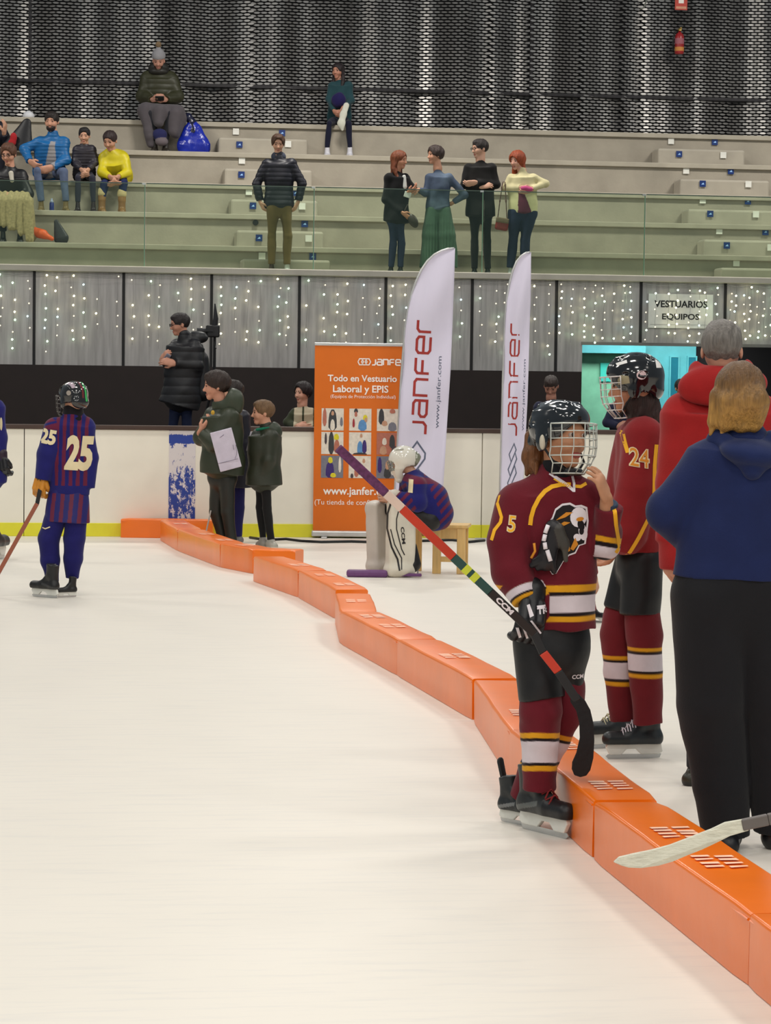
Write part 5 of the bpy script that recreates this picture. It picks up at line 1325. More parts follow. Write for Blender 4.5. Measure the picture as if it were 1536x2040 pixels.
# hair falling out of the back of the helmet
S = F.S(); S.c((1062, 872, 20), (1060, 915, 16), 16, 20, k=8); S.c((1060, 905, 14), (1066, 940, 6), 20, 11, k=6); S.c((1054, 912, 12), (1049, 946, 8), 12, 4, k=5); S.c((1075, 900, 30), (1080, 942, 20), 24, 16, k=8); S.c((1064, 925, -4), (1070, 948, -12), 9, 3, k=4)
S.c((1076, 868, 0), (1090, 886, -30), 12, 6, k=6)
S.out('hair', 1.6, hair_m, (112, 70, 38), fold=(1.5, .3, 3))
hel = helmet(F, hd, (20, 24, 28), wire=(196, 200, 192))
S = F.S(); S.ell(hd.H(-.43, -.02, .42), A3((.05, .05, .12))*hd.h, hd.R); S.out('ear_loop', 1.2, plast_m, (200, 190, 170), hel)
# jersey
def cf(P, C_):
    x, y = fpx(F, P); d = P[:, 1]/s
    tor = (x > 1060) | (y < 1150)
    core = (np.abs(x-1118) < 92) & (y > 1140)
    isarm = (F_dist(P, J['sl'], J['el'], 52) | F_dist(P, J['el'], J['wl'], 44)) & (x < 1084)
    yy = y+(x-1118)*.02-4
    C_ = paint(C_, yy, [(1156, 1229, YB3[0]), (1170, 1218, YB3[1]), (1177, 1211, YB3[2])], ~isarm & (y > 1140))
    a = F.P(*J['el']); b = F.P(*J['wl']); t = ((P-a) @ (b-a))/((b-a) @ (b-a)); ma = isarm & (y > 1150)
    C_ = paint(C_, t, [(.66, .94, YB3[0]), (.66, .84, YB3[1]), (.66, .80, YB3[2])], ma, .015)
    mr = (x > 1172) & (y < 1140) & (y > 1040); q = y-(x-1205)*.15
    C_ = paint(C_, q, [(1066, 1116, YB3[1]), (1066, 1077, YB3[0]), (1086, 1110, YB3[2])], mr)
    return C_
def F_dist(P, a, b, r):
    A_ = F.P(*a); B_ = F.P(*b); ab = B_-A_; t = np.clip(((P-A_) @ ab)/(ab @ ab), 0, 1); return np.linalg.norm(P-A_-t[:, None]*ab, axis=1) < r*s
S = F.S(); nd = (math.sin(-.4), -math.cos(.4), 0)
S.c((1112, 985, 4), (1120, 1060, 0), 74, 72, k=16, flat=((-.35, 1, 0), .64), capa=True); S.c((1120, 1060, 0), (1120, 1150, 0), 72, 70, k=14, flat=((-.35, 1, 0), .64)); S.c((1120, 1150, 0), (1118, 1252, 0), 70, 70, k=10, flat=((-.2, 1, 0), .68), capb=True)
S.c((1036, 1000, 6), (1180, 998, 8), 33, 33, k=24); S.c((1040, 992, 4), (1092, 968, 2), 30, 34, k=16); S.c((1134, 972, 2), (1176, 990, 4), 30, 32, k=16); S.c((1108, 976, 2), (1110, 950, 2), 44, 35, k=24)
S.c((1030, 1006, 0), (1017, 1080, -10), 40, 43, k=6); S.c((1017, 1080, -10), (1021, 1140, -22), 43, 43, k=5); S.c((1021, 1140, -22), (1050, 1196, -46), 43, 28, k=5, capb=True)
S.c((1186, 1000, 8), (1206, 1060, -6), 36, 33, k=8); S.c((1206, 1060, -6), (1206, 1086, -14), 33, 30, k=8); S.c((1206, 1086, -14), (1212, 1010, -46), 27, 27, k=8, capb=True)
S.ell(F.P(1112, 936, -10), A3((28, 26, 26))*s, None, k=4*s, op='-')
jer = S.out('jersey', 2.1, cloth_m, MAR, colf=cf, fold=(3.6, .055, 3))
tj = bvh(jer)
for pts, w, m, n_ in (([(1136, 972), (1118, 971), (1098, 975), (1084, 984), (1072, 998), (1062, 1018), (1057, 1036), (1055, 1052)], 8, yel_m, 'yellow_piping'),
                      ([(1144, 975), (1156, 976), (1168, 970)], 6, yel_m, 'yellow_piping'),
                      ([(994, 993), (990, 1008), (998, 1036), (996, 1046), (984, 1062), (978, 1082)], 6, yel_m, 'yellow_piping'),
                      ([(1219, 1012), (1224, 1050), (1231, 1080), (1234, 1098), (1226, 1108)], 8, yel_m, 'yellow_piping'),
                      ([(1094, 949), (1110, 960), (1128, 972), (1142, 984)], 6, whj_m, 'collar_trim'), ([(1142, 986), (1143, 970), (1140, 956)], 5, whj_m, 'collar_trim'),
                      ([(1102, 960), (1120, 971), (1136, 978)], 3, yel_m, 'collar_trim')):
    F.strip(n_, jer, pts, w, m, tj, off=.9)
# crest: a horned head in white, black and gold
ol = [(1098, 1035), (1104, 1019), (1118, 1009), (1134, 1007), (1145, 1013), (1157, 1012), (1169, 1017), (1172, 1045), (1168, 1076), (1166, 1090), (1153, 1093), (1145, 1108), (1132, 1112), (1120, 1124), (1106, 1147), (1098, 1149), (1088, 1134), (1083, 1110), (1084, 1064), (1092, 1044)]
cx, cy = 1128, 1068; inn = [(cx+(x-cx)*.91, cy+(y-cy)*.93) for x, y in ol]
el = lambda x, y, a, b, t=0: [(x+a*math.cos(i*PI/8)*math.cos(t)-b*math.sin(i*PI/8)*math.sin(t), y+a*math.cos(i*PI/8)*math.sin(t)+b*math.sin(i*PI/8)*math.cos(t)) for i in range(16)]
gold_m = mat('jersey_gold', (206, 132, 34), rough=.8)
F.patch('crest', jer, [ol], whj_m, tj, off=1.0)
F.patch('crest', jer, [inn], blk_m, tj, off=1.6)
F.patch('crest_horn', jer, [el(1151, 1036, 17, 20, .1), el(1160, 1066, 9, 17, -.2), el(1148, 1076, 8, 7, .6)], whj_m, tj, off=2.2)
F.patch('crest_curl', jer, [el(1156, 1052, 7, 11, -.3), el(1157, 1064, 5, 7)], blk_m, tj, off=2.7)
F.patch('crest_gold', jer, [el(1154, 1040, 8, 4, -.1), [(1104, 1042), (1126, 1026), (1140, 1026), (1124, 1036)], [(1108, 1052), (1122, 1044), (1134, 1046), (1122, 1052)], [(1134, 1098), (1144, 1076), (1150, 1090), (1140, 1102)], [(1120, 1108), (1132, 1090), (1134, 1102)]], gold_m, tj, off=2.7)
F.word('number_5', jer, '5', (1018, 1049), 17, 34, cream_m, -6, tj, bold=.05, off=1.0)
F.word('number_5_fill', jer, '5', (1018.5, 1049), 14, 31, yel_m, -6, tj, bold=.0, off=1.5)
# undershirt collar
S = F.S(); S.c((1108, 964, -4), (1110, 928, -2), 31, 29, k=3); S.out('neck_guard', 1.8, cloth_m, (18, 18, 24))
S = F.S(); S.c((1212, 1014, -44), (1213, 1001, -50), 19, 18, k=2, capa=True, capb=True); S.out('undershirt_cuff', 1.4, cloth_m, (48, 66, 88))
# shorts
def cfp(P, C_): return C_
S = F.S(); S.c((1106, 1240, 4), (1104, 1290, 4), 66, 72, k=14, flat=((-.2, 1, 0), .7)); S.c((1066, 1276, -6), (1080, 1392, -14), 46, 45, k=8, capb=True); S.c((1130, 1276, 14), (1124, 1386, 24), 42, 34, k=8, capb=True)
sh = S.out('hockey_shorts', 2.2, nylon_m, (15, 15, 18), fold=(2.2, .05, 5)); F.word('maker_mark', sh, 'CCM', (1152, 1357), 24, 9, whj_m, 0, off=.8)
# socks
def cfs(off):
    def f(P, C_):
        x, y = fpx(F, P); yy = y+off-((x-1075)/38)**2*4
        C_ = paint(C_, yy, [(1452, 1530, YB3[0]), (1463, 1519, YB3[1]), (1469, 1513, YB3[2])])
        return C_
    return f
for a, b, c, o_ in (((1078, 1370, -14), (1077, 1420, -14), (1074, 1572, 2), 0), ((1124, 1365, 26), (1122, 1410, 34), (1046, 1590, 105), -8)):
    S = F.S(); S.c(a, b, 41, 42, k=4); m_ = lerp(b, c, .35); S.c(b, m_, 42, 38, k=4); S.c(m_, lerp(b, c, .75), 38, 34, k=4); S.c(lerp(b, c, .75), c, 34, 32, k=4, capb=True)
    S.out('hockey_sock', 2.0, cloth_m, MAR, colf=cfs(o_), fold=(1.8, .07, 6))
skate(F, (1040, 1650), (1133, 1673), col=(44, 46, 46), lace=(120, 26, 26), tall=1.0, toe_col=(26, 26, 28), accent=(96, 100, 98))
skate(F, (998, 1636), (1072, 1650), col=(34, 38, 40), lace=None, guard=(14, 14, 16), accent=(120, 122, 122))
# hand in the glove, closed on the stick
gp = F.P(1058, 1206, -52); gq = F.P(1052, 1262, -74)
g5 = glove(F, gp, gq-gp, (-.25, .8, -.1), 96*s, 1, (20, 19, 22), ((20, 19, 22), (24, 23, 26), (20, 19, 22)), curl=.75, vox=1.9, parent=F.root)
tg = bvh(g5)
F.patch('white_trim', g5, [[(1046, 1206), (1052, 1204), (1060, 1226), (1052, 1230)], [(1066, 1208), (1094, 1206), (1096, 1212), (1068, 1215)]], whj_m, tg, off=1.2)
F.patch('white_trim', g5, [[(1040, 1240), (1044, 1239), (1066, 1266), (1062, 1270)], [(1024, 1250), (1030, 1250), (1036, 1270), (1031, 1272)], [(1052, 1236), (1056, 1235), (1076, 1262), (1073, 1264)], [(1036, 1246), (1040, 1246), (1050, 1272), (1046, 1274)]], whj_m, tg, off=1.2)
F.word('maker_mark', g5, 'TR', (1078, 1218), 22, 12, whj_m, 4, tg, off=1.3)

# ---- the spare glove hanging over the crest
def b_(S):
    S.c((1102, 1052, -62), (1088, 1118, -62), 17, 20, k=6, flat=((0, 1, 0), .6)); S.c((1112, 1056, -66), (1124, 1084, -66), 13, 11, k=4, flat=((0, 1, 0), .6), col=(58, 54, 48)); S.c((1124, 1080, -66), (1127, 1116, -64), 8, 5, k=4, flat=((0, 1, 0), .6), col=(66, 62, 54))
    for i, (a, b) in enumerate((((1086, 1106, -66), (1064, 1118, -62)), ((1084, 1116, -66), (1060, 1126, -60)), ((1090, 1122, -66), (1072, 1132, -60)), ((1098, 1118, -66), (1104, 1138, -60)))): S.c(a, b, 8, 6, k=2)
gl = simple(F, 'hockey_glove', 'black hockey glove with white rolls hanging in front of the crest of player 5', 'glove', b_, leather_m, (20, 17, 22), 1.7)
mb = M()
for x, y, x2, y2 in ((1092, 1046, 1086, 1062), (1086, 1065, 1083, 1078), (1085, 1081, 1087, 1094), (1090, 1096, 1097, 1118)): mb.tube([F.V(x, y, -78), F.V(x2, y2, -80)], 4.2*s, 8)
o = mb.build('white_roll', whj_m, gl, smooth=True)
mb = M(); mb.tube([F.V(1064, 1082, -74), F.V(1066, 1098, -74), F.V(1058, 1112, -74)], 2.6*s, 6); mb.build('gold_trim', gold_m, gl, smooth=True)

# ---- his stick
base = F.base; sk = empty('hockey_stick', F.base, -YAW); tag(sk, 'hockey stick held by player 5, shaft pointing up left, black taped blade', 'hockey stick')
cm = [mat('stick_purple', (92, 46, 84), rough=.8, noise=.35, nscale=60), mat('stick_white', (214, 190, 176), rough=.4), mat('stick_red', (186, 52, 30), rough=.35), mat('stick_teal', (24, 70, 66), rough=.35), mat('stick_black', (22, 22, 24), rough=.4), mat('stick_lime', (196, 206, 60), rough=.4)]
A_ = F.V(1064, 1262, -92); B_ = F.V(674, 893, -300); L_a = lambda t: A_.lerp(B_, t)
def tpx(x): 
    lo, hi = 0.0, 1.0
    for _ in range(40):
        m_ = (lo+hi)/2; w = F.base+Matrix.Rotation(-YAW, 3, 'Z') @ L_a(m_); pxx = 768+FPX*((w-CAM).dot(_r))/depth(w)
        if pxx > x: lo = m_
        else: hi = m_
    return lo
xs_ = [1064, 975, 902, 800, 768, 674]; mb = M(); stick_shaft(mb, [L_a(tpx(x)) for x in xs_], [4, 3, 2, 1, 0], .031, .021)
shf = mb.build('shaft', cm, sk, bevel=.003)
mb = M()
for x in (944, 928): p0, p1 = L_a(tpx(x+5)), L_a(tpx(x-5)); stick_shaft(mb, [p0, p1], [5], .0325, .0225)
mb.build('lime_mark', cm, shf)
mb = M(); t_ = (B_-A_).normalized(); O_ = L_a(tpx(1003)); sd = t_.cross(Vector((0, 1, 0))).normalized()
text_fit(mb, 'CCM', O_-t_.cross(sd)*-.0118, -t_, -sd if sd.z < 0 else sd, w=.085, h=.02, bold=.05); mb.build('maker_mark', whj_m, shf)
C1 = F.V(1082, 1300, -92); C2 = F.V(1112, 1338, -92); C3 = F.V(1150, 1396, -92)
mb = M(); stick_shaft(mb, [A_, C1, C2, C3], [4, 2, 4], .031, .021); mb.build('shaft', cm, sk, bevel=.003)
out = [(1138, 1384), (1152, 1382), (1166, 1396), (1176, 1414), (1182, 1440), (1184, 1475), (1182, 1510), (1176, 1534), (1168, 1545), (1156, 1548), (1144, 1544), (1139, 1532), (1140, 1518), (1148, 1500), (1155, 1470), (1154, 1440), (1148, 1416), (1136, 1398)]
mb = M(); P_ = [F.V(x, y, -92-10*math.sin((y-1384)/165*PI)) for x, y in out]; n = len(P_)
mb.add([p-Vector((0, .006, 0)) for p in P_]+[p+Vector((0, .006, 0)) for p in P_], [tuple(range(n)), tuple(range(2*n-1, n-1, -1))]+[(i, i+n, (i+1) % n+n, (i+1) % n) for i in range(n)])
mb.build('blade', mat('black_cloth_tape', (20, 15, 16), rough=.85, bump=.4, bscale=50), sk, bevel=.003)

# ================================================================== PLAYER NUMBER 24
F = Fig('player number 24 in red maroon jersey and black helmet, seen from the side facing left', G(1268, 1512)); F.b0 = (1268, 1512); s = F.s; u = 104
J = dict(n=(1276, 838, 6), sl=(1262, 872, 60), sr=(1282, 872, -52), el=(1238, 990, 66), er=(1272, 990, -62), wl=(1220, 1060, 30), wr=(1236, 1078, -60), p=(1272, 1100, 4), hl=(1258, 1120, 26), hr=(1282, 1120, -20), kl=(1236, 1260, 34), kr=(1286, 1262, -24), al=(1238, 1420, 40), ar=(1294, 1428, -24), hld=((1212, 1076, 10),), hrd=((1226, 1094, -50),))
hd = Head(F, (1262, 770, 0), 108, -98, 4); body(F, J, hd, skin=(196, 136, 104), vox=2.2, brow=(40, 26, 22))
S = F.S(); S.c((1286, 790, 6), (1300, 840, 10), 26, 22, k=8); S.c((1298, 828, 6), (1312, 880, 4), 18, 7, k=6); S.c((1268, 800, 0), (1276, 830, 4), 28, 27, k=8); S.out('hair', 1.9, hair_m, (52, 34, 30), fold=(1.5, .25, 3))
h24 = helmet(F, hd, (16, 16, 18), wire=(206, 200, 196), big=1.06); th = bvh(h24)
F.patch('white_sticker', h24, [el(1275, 754, 10, 9)], mat('sticker_pinkish', (216, 190, 190), rough=.4), th)
F.patch('white_sticker', h24, [[(1226, 731), (1247, 724), (1248, 730), (1228, 736)], [(1304, 716), (1313, 716), (1318, 740), (1306, 740)]], mat('sticker_white', (225, 222, 218), rough=.4), th)
F.patch('ear_window', h24, [[(1229, 764), (1234, 754), (1250, 756), (1252, 770), (1230, 774)]], mat('ear_loop_tan', (150, 140, 110), rough=.4), th)
S = F.S()
S.c((1272, 866, 2), (1272, 960, 4), 58, 62, k=14, flat=((1, 0, 0), .72), capa=True); S.c((1272, 960, 4), (1276, 1098, 6), 62, 64, k=12, flat=((1, 0, 0), .74), capb=True)
S.c((1262, 868, 54), (1282, 868, -44), 30, 32, k=24); S.c((1274, 862, 4), (1276, 834, 6), 36, 26, k=20)
S.c((1280, 872, -46), (1270, 975, -58), 38, 40, k=14); S.c((1270, 975, -58), (1245, 1064, -62), 41, 42, k=8); S.c((1245, 1064, -62), (1236, 1096, -60), 42, 30, k=6, capb=True)
S.c((1260, 872, 52), (1240, 980, 62), 34, 34, k=14); S.c((1240, 980, 62), (1226, 1066, 30), 34, 26, k=8, capb=True)
j24 = S.out('jersey', 2.2, cloth_m, (136, 28, 32), fold=(2.4, .05, 8)); t24 = bvh(j24)
F.strip('yellow_piping', j24, [(1238, 842), (1236, 862), (1240, 884), (1245, 906)], 7, yel_m, t24, off=.9)
F.strip('collar_trim', j24, [(1236, 846), (1246, 832), (1264, 822), (1284, 816)], 5, whj_m, t24, off=.9)
F.strip('yellow_piping', j24, [(1302, 890), (1298, 930), (1296, 990), (1288, 1030), (1268, 1066), (1240, 1116)], 8, yel_m, t24, off=.9)
F.word('number_24', j24, '24', (1267, 915), 40, 38, cream_m, -8, t24, bold=.05, off=1.0, shear=-.15); F.word('number_24_fill', j24, '24', (1267, 915), 36, 35, gold_m, -8, t24, bold=0, off=1.5, shear=-.15)
S = F.S(); S.c((1272, 1080, 4), (1270, 1130, 4), 54, 54, k=12, flat=((1, 0, 0), .8)); S.c((1262, 1120, 28), (1236, 1215, 30), 38, 34, k=6, capb=True); S.c((1280, 1120, -20), (1276, 1224, -24), 42, 40, k=6, capb=True)
S.out('hockey_shorts', 2.3, nylon_m, (17, 17, 19), fold=(2, .05, 5))
def cfs24(off, hw=34):
    def f(P, C_):
        x, y = fpx(F, P); yy = y-off
        C_ = paint(C_, yy, [(1284, 1345, YB3[0]), (1292, 1336, YB3[1]), (1297, 1331, YB3[2])])
        return C_
    return f
for a, b, c, o_ in (((1279, 1222, -24), (1284, 1270, -24), (1291, 1442, -22), 0), ((1238, 1222, 32), (1232, 1262, 34), (1243, 1436, 40), 23)):
    S = F.S(); S.c(a, b, 35, 36, k=4); S.c(b, lerp(b, c, .4), 36, 34, k=4); S.c(lerp(b, c, .4), c, 34, 29, k=4, capb=True)
    S.out('hockey_sock', 2.2, cloth_m, (112, 26, 34), colf=cfs24(o_), fold=(1.6, .07, 6))
skate(F, (1316, 1510), (1206, 1512), col=(38, 44, 48), lace=(214, 206, 214), tall=.95, toe_col=(30, 34, 36))
skate(F, (1268, 1486), (1172, 1492), col=(30, 32, 34), lace=(190, 184, 150), tall=.95)

# ================================================================== MAN IN RED JACKET
F = Fig('grey-haired man in red hooded jacket standing with his back turned', G(1385, 1562)); F.b0 = (1385, 1562); s = F.s; u = 112
J = dict(n=(1436, 758), sl=(1362, 826), sr=(1514, 826), el=(1342, 965, 4), er=(1534, 965, 4), wl=(1334, 1084, -2), wr=(1530, 1080, 20), p=(1436, 1080), hl=(1408, 1110), hr=(1464, 1110), kl=(1398, 1320), kr=(1470, 1320), al=(1388, 1520, 0), ar=(1474, 1530, 0), hld=((1332, 1130, -6),), hrd=((1530, 1130, 10),))
hd = Head(F, (1438, 700, 0), 116, 172, 4); body(F, J, hd, skin=(206, 150, 124), vox=2.4)
hd.hair((120, 114, 108), vox=2.2, puff=-.005); 
S = F.S(); S.c(F_ := (1438, 650, 0), (1438, 664, 4), 22, 26, k=4, flat=((0, 0, 1), .5)); S.out('crown_hair', 2.4, hair_m, (112, 98, 86))
top(F, J, u, (164, 28, 28), 'jacket', hem=(1436, 1130), chest=.92, bulk=.10, m=cloth_m, vox=2.8, fold=(2.6, .035, 3), dep=.62)
S = F.S(); S.e((1410, 766, -36), (60, 32, 38), rotm(0, 0, -.22), k=8); S.e((1472, 762, -32), (56, 30, 34), k=20); S.e((1432, 786, -48), (40, 14, 22), k=14); S.c((1396, 740, -8), (1480, 736, -8), 24, 24, k=14); S.ell(F.P(1436, 712, 4), A3((48, 50, 44))*s, op='-', k=6*s); S.out('hood', 2.4, cloth_m, (164, 28, 28), fold=(1.8, .05, 2))
trousers(F, J, u, (34, 34, 40), 1.0, vox=3)
S = F.S(); S.c((1334, 1090, -2), (1332, 1122, -8), 13, 15, k=4); S.out('red_glove', 1.8, cloth_m, (170, 34, 32))
shoe(F, (1388, 1520, 0), F.g(1368, 1566), 118, (44, 42, 30), ground=0, sole=(30, 28, 26)); shoe(F, (1474, 1530, 0), F.g(1468, 1572), 118, (44, 42, 30), ground=0, sole=(30, 28, 26))

# ================================================================== WOMAN IN NAVY HOODIE
F = Fig('blonde woman in navy hooded sweatshirt and black trousers with her back turned', G(1480, 1690)); F.b0 = (1480, 1690); s = F.s; u = 128
J = dict(n=(1482, 862, 4), sl=(1412, 926, 0), sr=(1556, 926, 0), el=(1330, 1022, 4), er=(1636, 1022, 4), wl=(1372, 1086, 52), wr=(1600, 1086, 52), p=(1472, 1140), hl=(1424, 1190), hr=(1522, 1190), kl=(1424, 1420, 0), kr=(1536, 1420, 0), al=(1444, 1650, 10), ar=(1540, 1650, 10), hld=((1440, 1096, 70),), hrd=((1540, 1096, 70),))
hd = Head(F, (1476, 790, 0), 128, 158, 10); body(F, J, hd, skin=(214, 160, 134), vox=2.6)
S = F.S(); h = hd.h
S.ell(hd.H(0, .07, .64), A3((.385, .47, .40))*h, hd.R); S.c((1434, 790, -20), (1424, 838, -20), 20, 15, k=8); S.c((1424, 836, -20), (1416, 866, -22), 9, 3, k=4); S.c((1454, 800, -44), (1446, 842, -34), 26, 18, k=10); S.c((1500, 800, -44), (1500, 840, -30), 34, 22, k=14); S.c((1446, 836, -30), (1436, 872, -30), 8, 2, k=3); S.c((1478, 800, -40), (1476, 842, -34), 30, 20, k=12)
S.ell(hd.H(0, -.52, .36), A3((.30, .38, .46))*h, hd.R, op='-', k=.03*h)
def cfh(P, C_):
    w = wob(P/s, .22, 9); z = fpx(F, P)[1]; t = np.clip((z-745)/90+w*.12, 0, 1)[:, None]; return A3((108, 78, 48))*(1-t)+A3((176, 132, 66))*t
S.out('hair', 2.0, hair_m, (150, 112, 60), colf=cfh, fold=(1.6, .14, 3))
S = F.S()
S.c((1484, 900, 0), (1480, 985, 0), 104, 116, k=30, flat=((0, 1, 0), .60), capa=True); S.c((1480, 985, 0), (1474, 1070, 0), 116, 124, k=10, flat=((0, 1, 0), .62)); S.c((1474, 1070, 0), (1470, 1152, 0), 124, 132, k=8, flat=((0, 1, 0), .62), capb=True)
S.c((1424, 918, 0), (1546, 918, 0), 42, 42, k=30); S.c((1484, 896, 0), (1484, 866, 2), 52, 38, k=26)
for q, a, b, c in ((0, (1406, 930, 0), (1332, 1016, 2), (1380, 1082, 52)), (1, (1560, 930, 0), (1636, 1016, 2), (1592, 1082, 52))): S.c(a, b, 48, 44, k=16); S.c(b, c, 46, 34, k=10)
S.out('hoodie', 2.8, cloth_m, (24, 36, 80), fold=(2.8, .032, 9))
S = F.S(); S.e((1498, 902, -54), (62, 48, 26), rotm(0, .15, .12), k=10); S.c((1430, 878, -10), (1540, 884, -12), 22, 26, k=16); S.c((1446, 882, -30), (1496, 938, -66), 16, 14, k=14); S.c((1550, 884, -30), (1502, 938, -66), 16, 14, k=14); S.ell(F.P(1486, 858, -14), A3((40, 34, 44))*s, op='-', k=8*s)
S.out('hood', 2.4, cloth_m, (26, 39, 84), fold=(2, .04, 2))
S = F.S(); S.c((1474, 1130, 0), (1472, 1190, 0), 118, 122, k=20, flat=((0, 1, 0), .62)); 
for a, b, c in (((1416, 1190, 0), (1418, 1400, 0), (1447, 1668, 10)), ((1530, 1190, 0), (1546, 1400, 0), (1548, 1655, 10))):
    S.c(a, b, 78, 68, k=16); S.c(b, lerp(b, c, .6), 68, 58, k=6); S.c(lerp(b, c, .6), c, 58, 46, k=6, capb=True)
S.out('trousers', 3.0, cloth_m, (24, 24, 28), fold=(3.2, .028, 5))
shoe(F, (1450, 1662, 10), F.g(1452, 1700), 150, (20, 20, 24), ground=0, sole=(26, 26, 28)); shoe(F, (1546, 1650, 10), F.g(1548, 1686), 150, (20, 20, 24), ground=0, sole=(26, 26, 28))

# ================================================================== WHITE STICK BLADE, LOWER RIGHT (its player is out of the frame)
D0 = 6.0; p0 = AD(1486, 1645, D0); sk = empty('hockey_stick', p0, -YAW); tag(sk, 'hockey stick with worn white blade reaching in over the barrier from the right edge', 'hockey stick')
iv = Matrix.Rotation(YAW, 3, 'Z'); LV = lambda x, y, d=0: iv @ (AD(x, y, D0+d)-p0)
out = [(1222, 1717), (1233, 1707), (1262, 1700), (1297, 1693), (1334, 1683), (1368, 1670), (1396, 1659), (1417, 1651), (1444, 1638), (1473, 1633), (1480, 1632), (1492, 1654), (1454, 1665), (1424, 1680), (1396, 1693), (1368, 1704), (1340, 1716), (1312, 1724), (1277, 1729), (1252, 1728), (1238, 1724)]
P_ = [LV(x, y, -.05*((1480-x)/260)**2) for x, y in out]; n = len(P_); mb = M()
mb.add([p-Vector((0, .005, 0)) for p in P_]+[p+Vector((0, .006, 0)) for p in P_], [tuple(range(n)), tuple(range(2*n-1, n-1, -1))]+[(i, i+n, (i+1) % n+n, (i+1) % n) for i in range(n)])
mb.build('blade', mat('worn_white_tape', (206, 202, 184), rough=.7, noise=.10, nscale=30, bump=.4, bscale=60, stretch=(1, 1, 4)), sk, bevel=.002)
mb = M(); stick_shaft(mb, [LV(1478, 1643.5), LV(1530, 1632.5), LV(2260, 1478)], [0, 0], .026, .019); mb.build('shaft', mat('stick_grey', (96, 88, 84), rough=.5, noise=.1, nscale=20), sk, bevel=.003)

# ================================================================== PLAYER NUMBER 25
BLU = (30, 30, 104); GAR = (104, 30, 60)
F = Fig('player number 25 in blue and garnet striped kit seen from behind, with a stick', G(118, 1188)); F.b0 = (118, 1188); s = F.s; u = 58
J = dict(n=(146, 832), sl=(112, 852, -6), sr=(172, 852, 6), el=(94, 905, -12), er=(183, 910, 10), wl=(80, 962, -12), wr=(180, 950, 2), p=(136, 985), hl=(118, 1010), hr=(152, 1010), kl=(100, 1070), kr=(148, 1070), al=(100, 1150, 0), ar=(142, 1150, 0), hld=False, hrd=False)
hd = Head(F, (146, 799), 65, -142, 6); body(F, J, hd, vox=1.2)
def ch(P, C_):
    L_ = (P-hd.c) @ hd.R/hd.h+A3((0, 0, .5)); x = L_[:, 0]; C_[(np.abs(x+.14) < .035) & (L_[:, 2] > .45)] = (60, 190, 90); C_[(np.abs(x+.24) < .02) & (L_[:, 2] > .45)] = (210, 215, 200); C_[(np.abs(x+.02) < .03) & (L_[:, 2] > .55)] = (120, 40, 36); C_[(np.abs(x-.22) < .05) & (L_[:, 2] > .86)] = (190, 170, 180); return C_
h25 = helmet(F, hd, (26, 24, 24), wire=(96, 92, 88), colf=ch, vents=False); F.patch('round_sticker', h25, [el(138, 790, 5, 5)], mat('sticker_grey', (150, 140, 130), rough=.4))
S = F.S(); S.c((146, 818), (147, 842), 20, 23, k=5); S.out('neck_guard', 1.2, cloth_m, (22, 18, 22))
def stripes(P, C_):
    x, y = fpx(F, P); isL = (near(P, (106, 856, -10), (92, 905, -16), 23) | near(P, (92, 905, -16), J['wl'], 23)) & (x < 116); isR = (x > 181)
    t = ((x-(y-900)*-.02)+400) % 14.2; m = (t < 7.0) & ~isL & ~isR; m &= ~((y > 966) & (y < 990)); C_[m] = GAR
    C_[isL & (y < 848) & (((y+x*.3) % 12) < 7)] = GAR; C_[isL & (y >= 848) & (y < 856) & (x > 90)] = GAR
    return C_
def near(P, a, b, r):
    A_ = F.P(*a); B_ = F.P(*b); ab = B_-A_; t = np.clip(((P-A_) @ ab)/(ab @ ab), 0, 1); return np.linalg.norm(P-A_-t[:, None]*ab, axis=1) < r*s
S = F.S()
S.c((143, 850, 0), (140, 920, 0), 40, 42, k=10, flat=((0, 1, 0), .62), capa=True); S.c((140, 920, 0), (136, 984, 0), 42, 42, k=6, flat=((0, 1, 0), .64), capb=True)
S.c((112, 850, -6), (172, 848, 6), 17, 17, k=12); S.c((144, 846), (146, 832), 26, 22, k=10)
S.c((108, 854, -8), (94, 905, -14), 21, 20, k=8); S.c((94, 905, -14), (86, 955, -14), 20, 17, k=5, capb=True); S.c((172, 854, 6), (182, 912, 8), 16, 13, k=8); S.c((182, 912, 8), (178, 972, 0), 13, 11, k=5, capb=True)
j25 = S.out('jersey', 1.3, cloth_m, BLU, colf=stripes, fold=(1.2, .09, 3)); t25 = bvh(j25)
F.word('number_25', j25, '25', (158, 910), 52, 70, cream_m, -3, t25, bold=.05, off=1.0, shear=.05); F.word('sleeve_number', j25, '25', (97, 877), 32, 30, cream_m, -10, t25, bold=.05, off=1.0)
def stripes2(P, C_):
    x, y = fpx(F, P); t = ((x+(y-1000)*.08)+400) % 18; C_[(t < 8) & (y > 982) & (P[:, 1] < 8*s) & (x > 92)] = GAR; return C_
S = F.S(); S.c((137, 970, 0), (134, 1040, 0), 39, 45, k=6, flat=((0, 1, 0), .68), capb=True); S.out('padded_shorts', 1.4, nylon_m, BLU, colf=stripes2, fold=(1.0, .1, 4))
for a, b, c in (((112, 1030, 0), (97, 1072, 0), (104, 1160, 4)), ((152, 1030, 0), (148, 1072, 0), (144, 1152, 6))):
    S = F.S(); S.c(a, b, 22, 21, k=4); S.c(b, lerp(b, c, .5), 21, 19, k=4); S.c(lerp(b, c, .5), c, 19, 13, k=4, capb=True); lg = S.out('leg_sock', 1.3, cloth_m, (30, 28, 98), fold=(1.2, .09, 6))
    if b[0] < 120: F.strip('leg_mark', lg, [(83, 1059), (90, 1061), (100, 1057)], 2.4, cream_m, off=.9)
skate(F, (114, 1192), (64, 1188), col=(30, 30, 30), lace=None, tall=1.3, accent=(60, 60, 60)); skate(F, (152, 1189), (124, 1190), col=(30, 30, 30), lace=None, tall=1.3, wz=1.35)
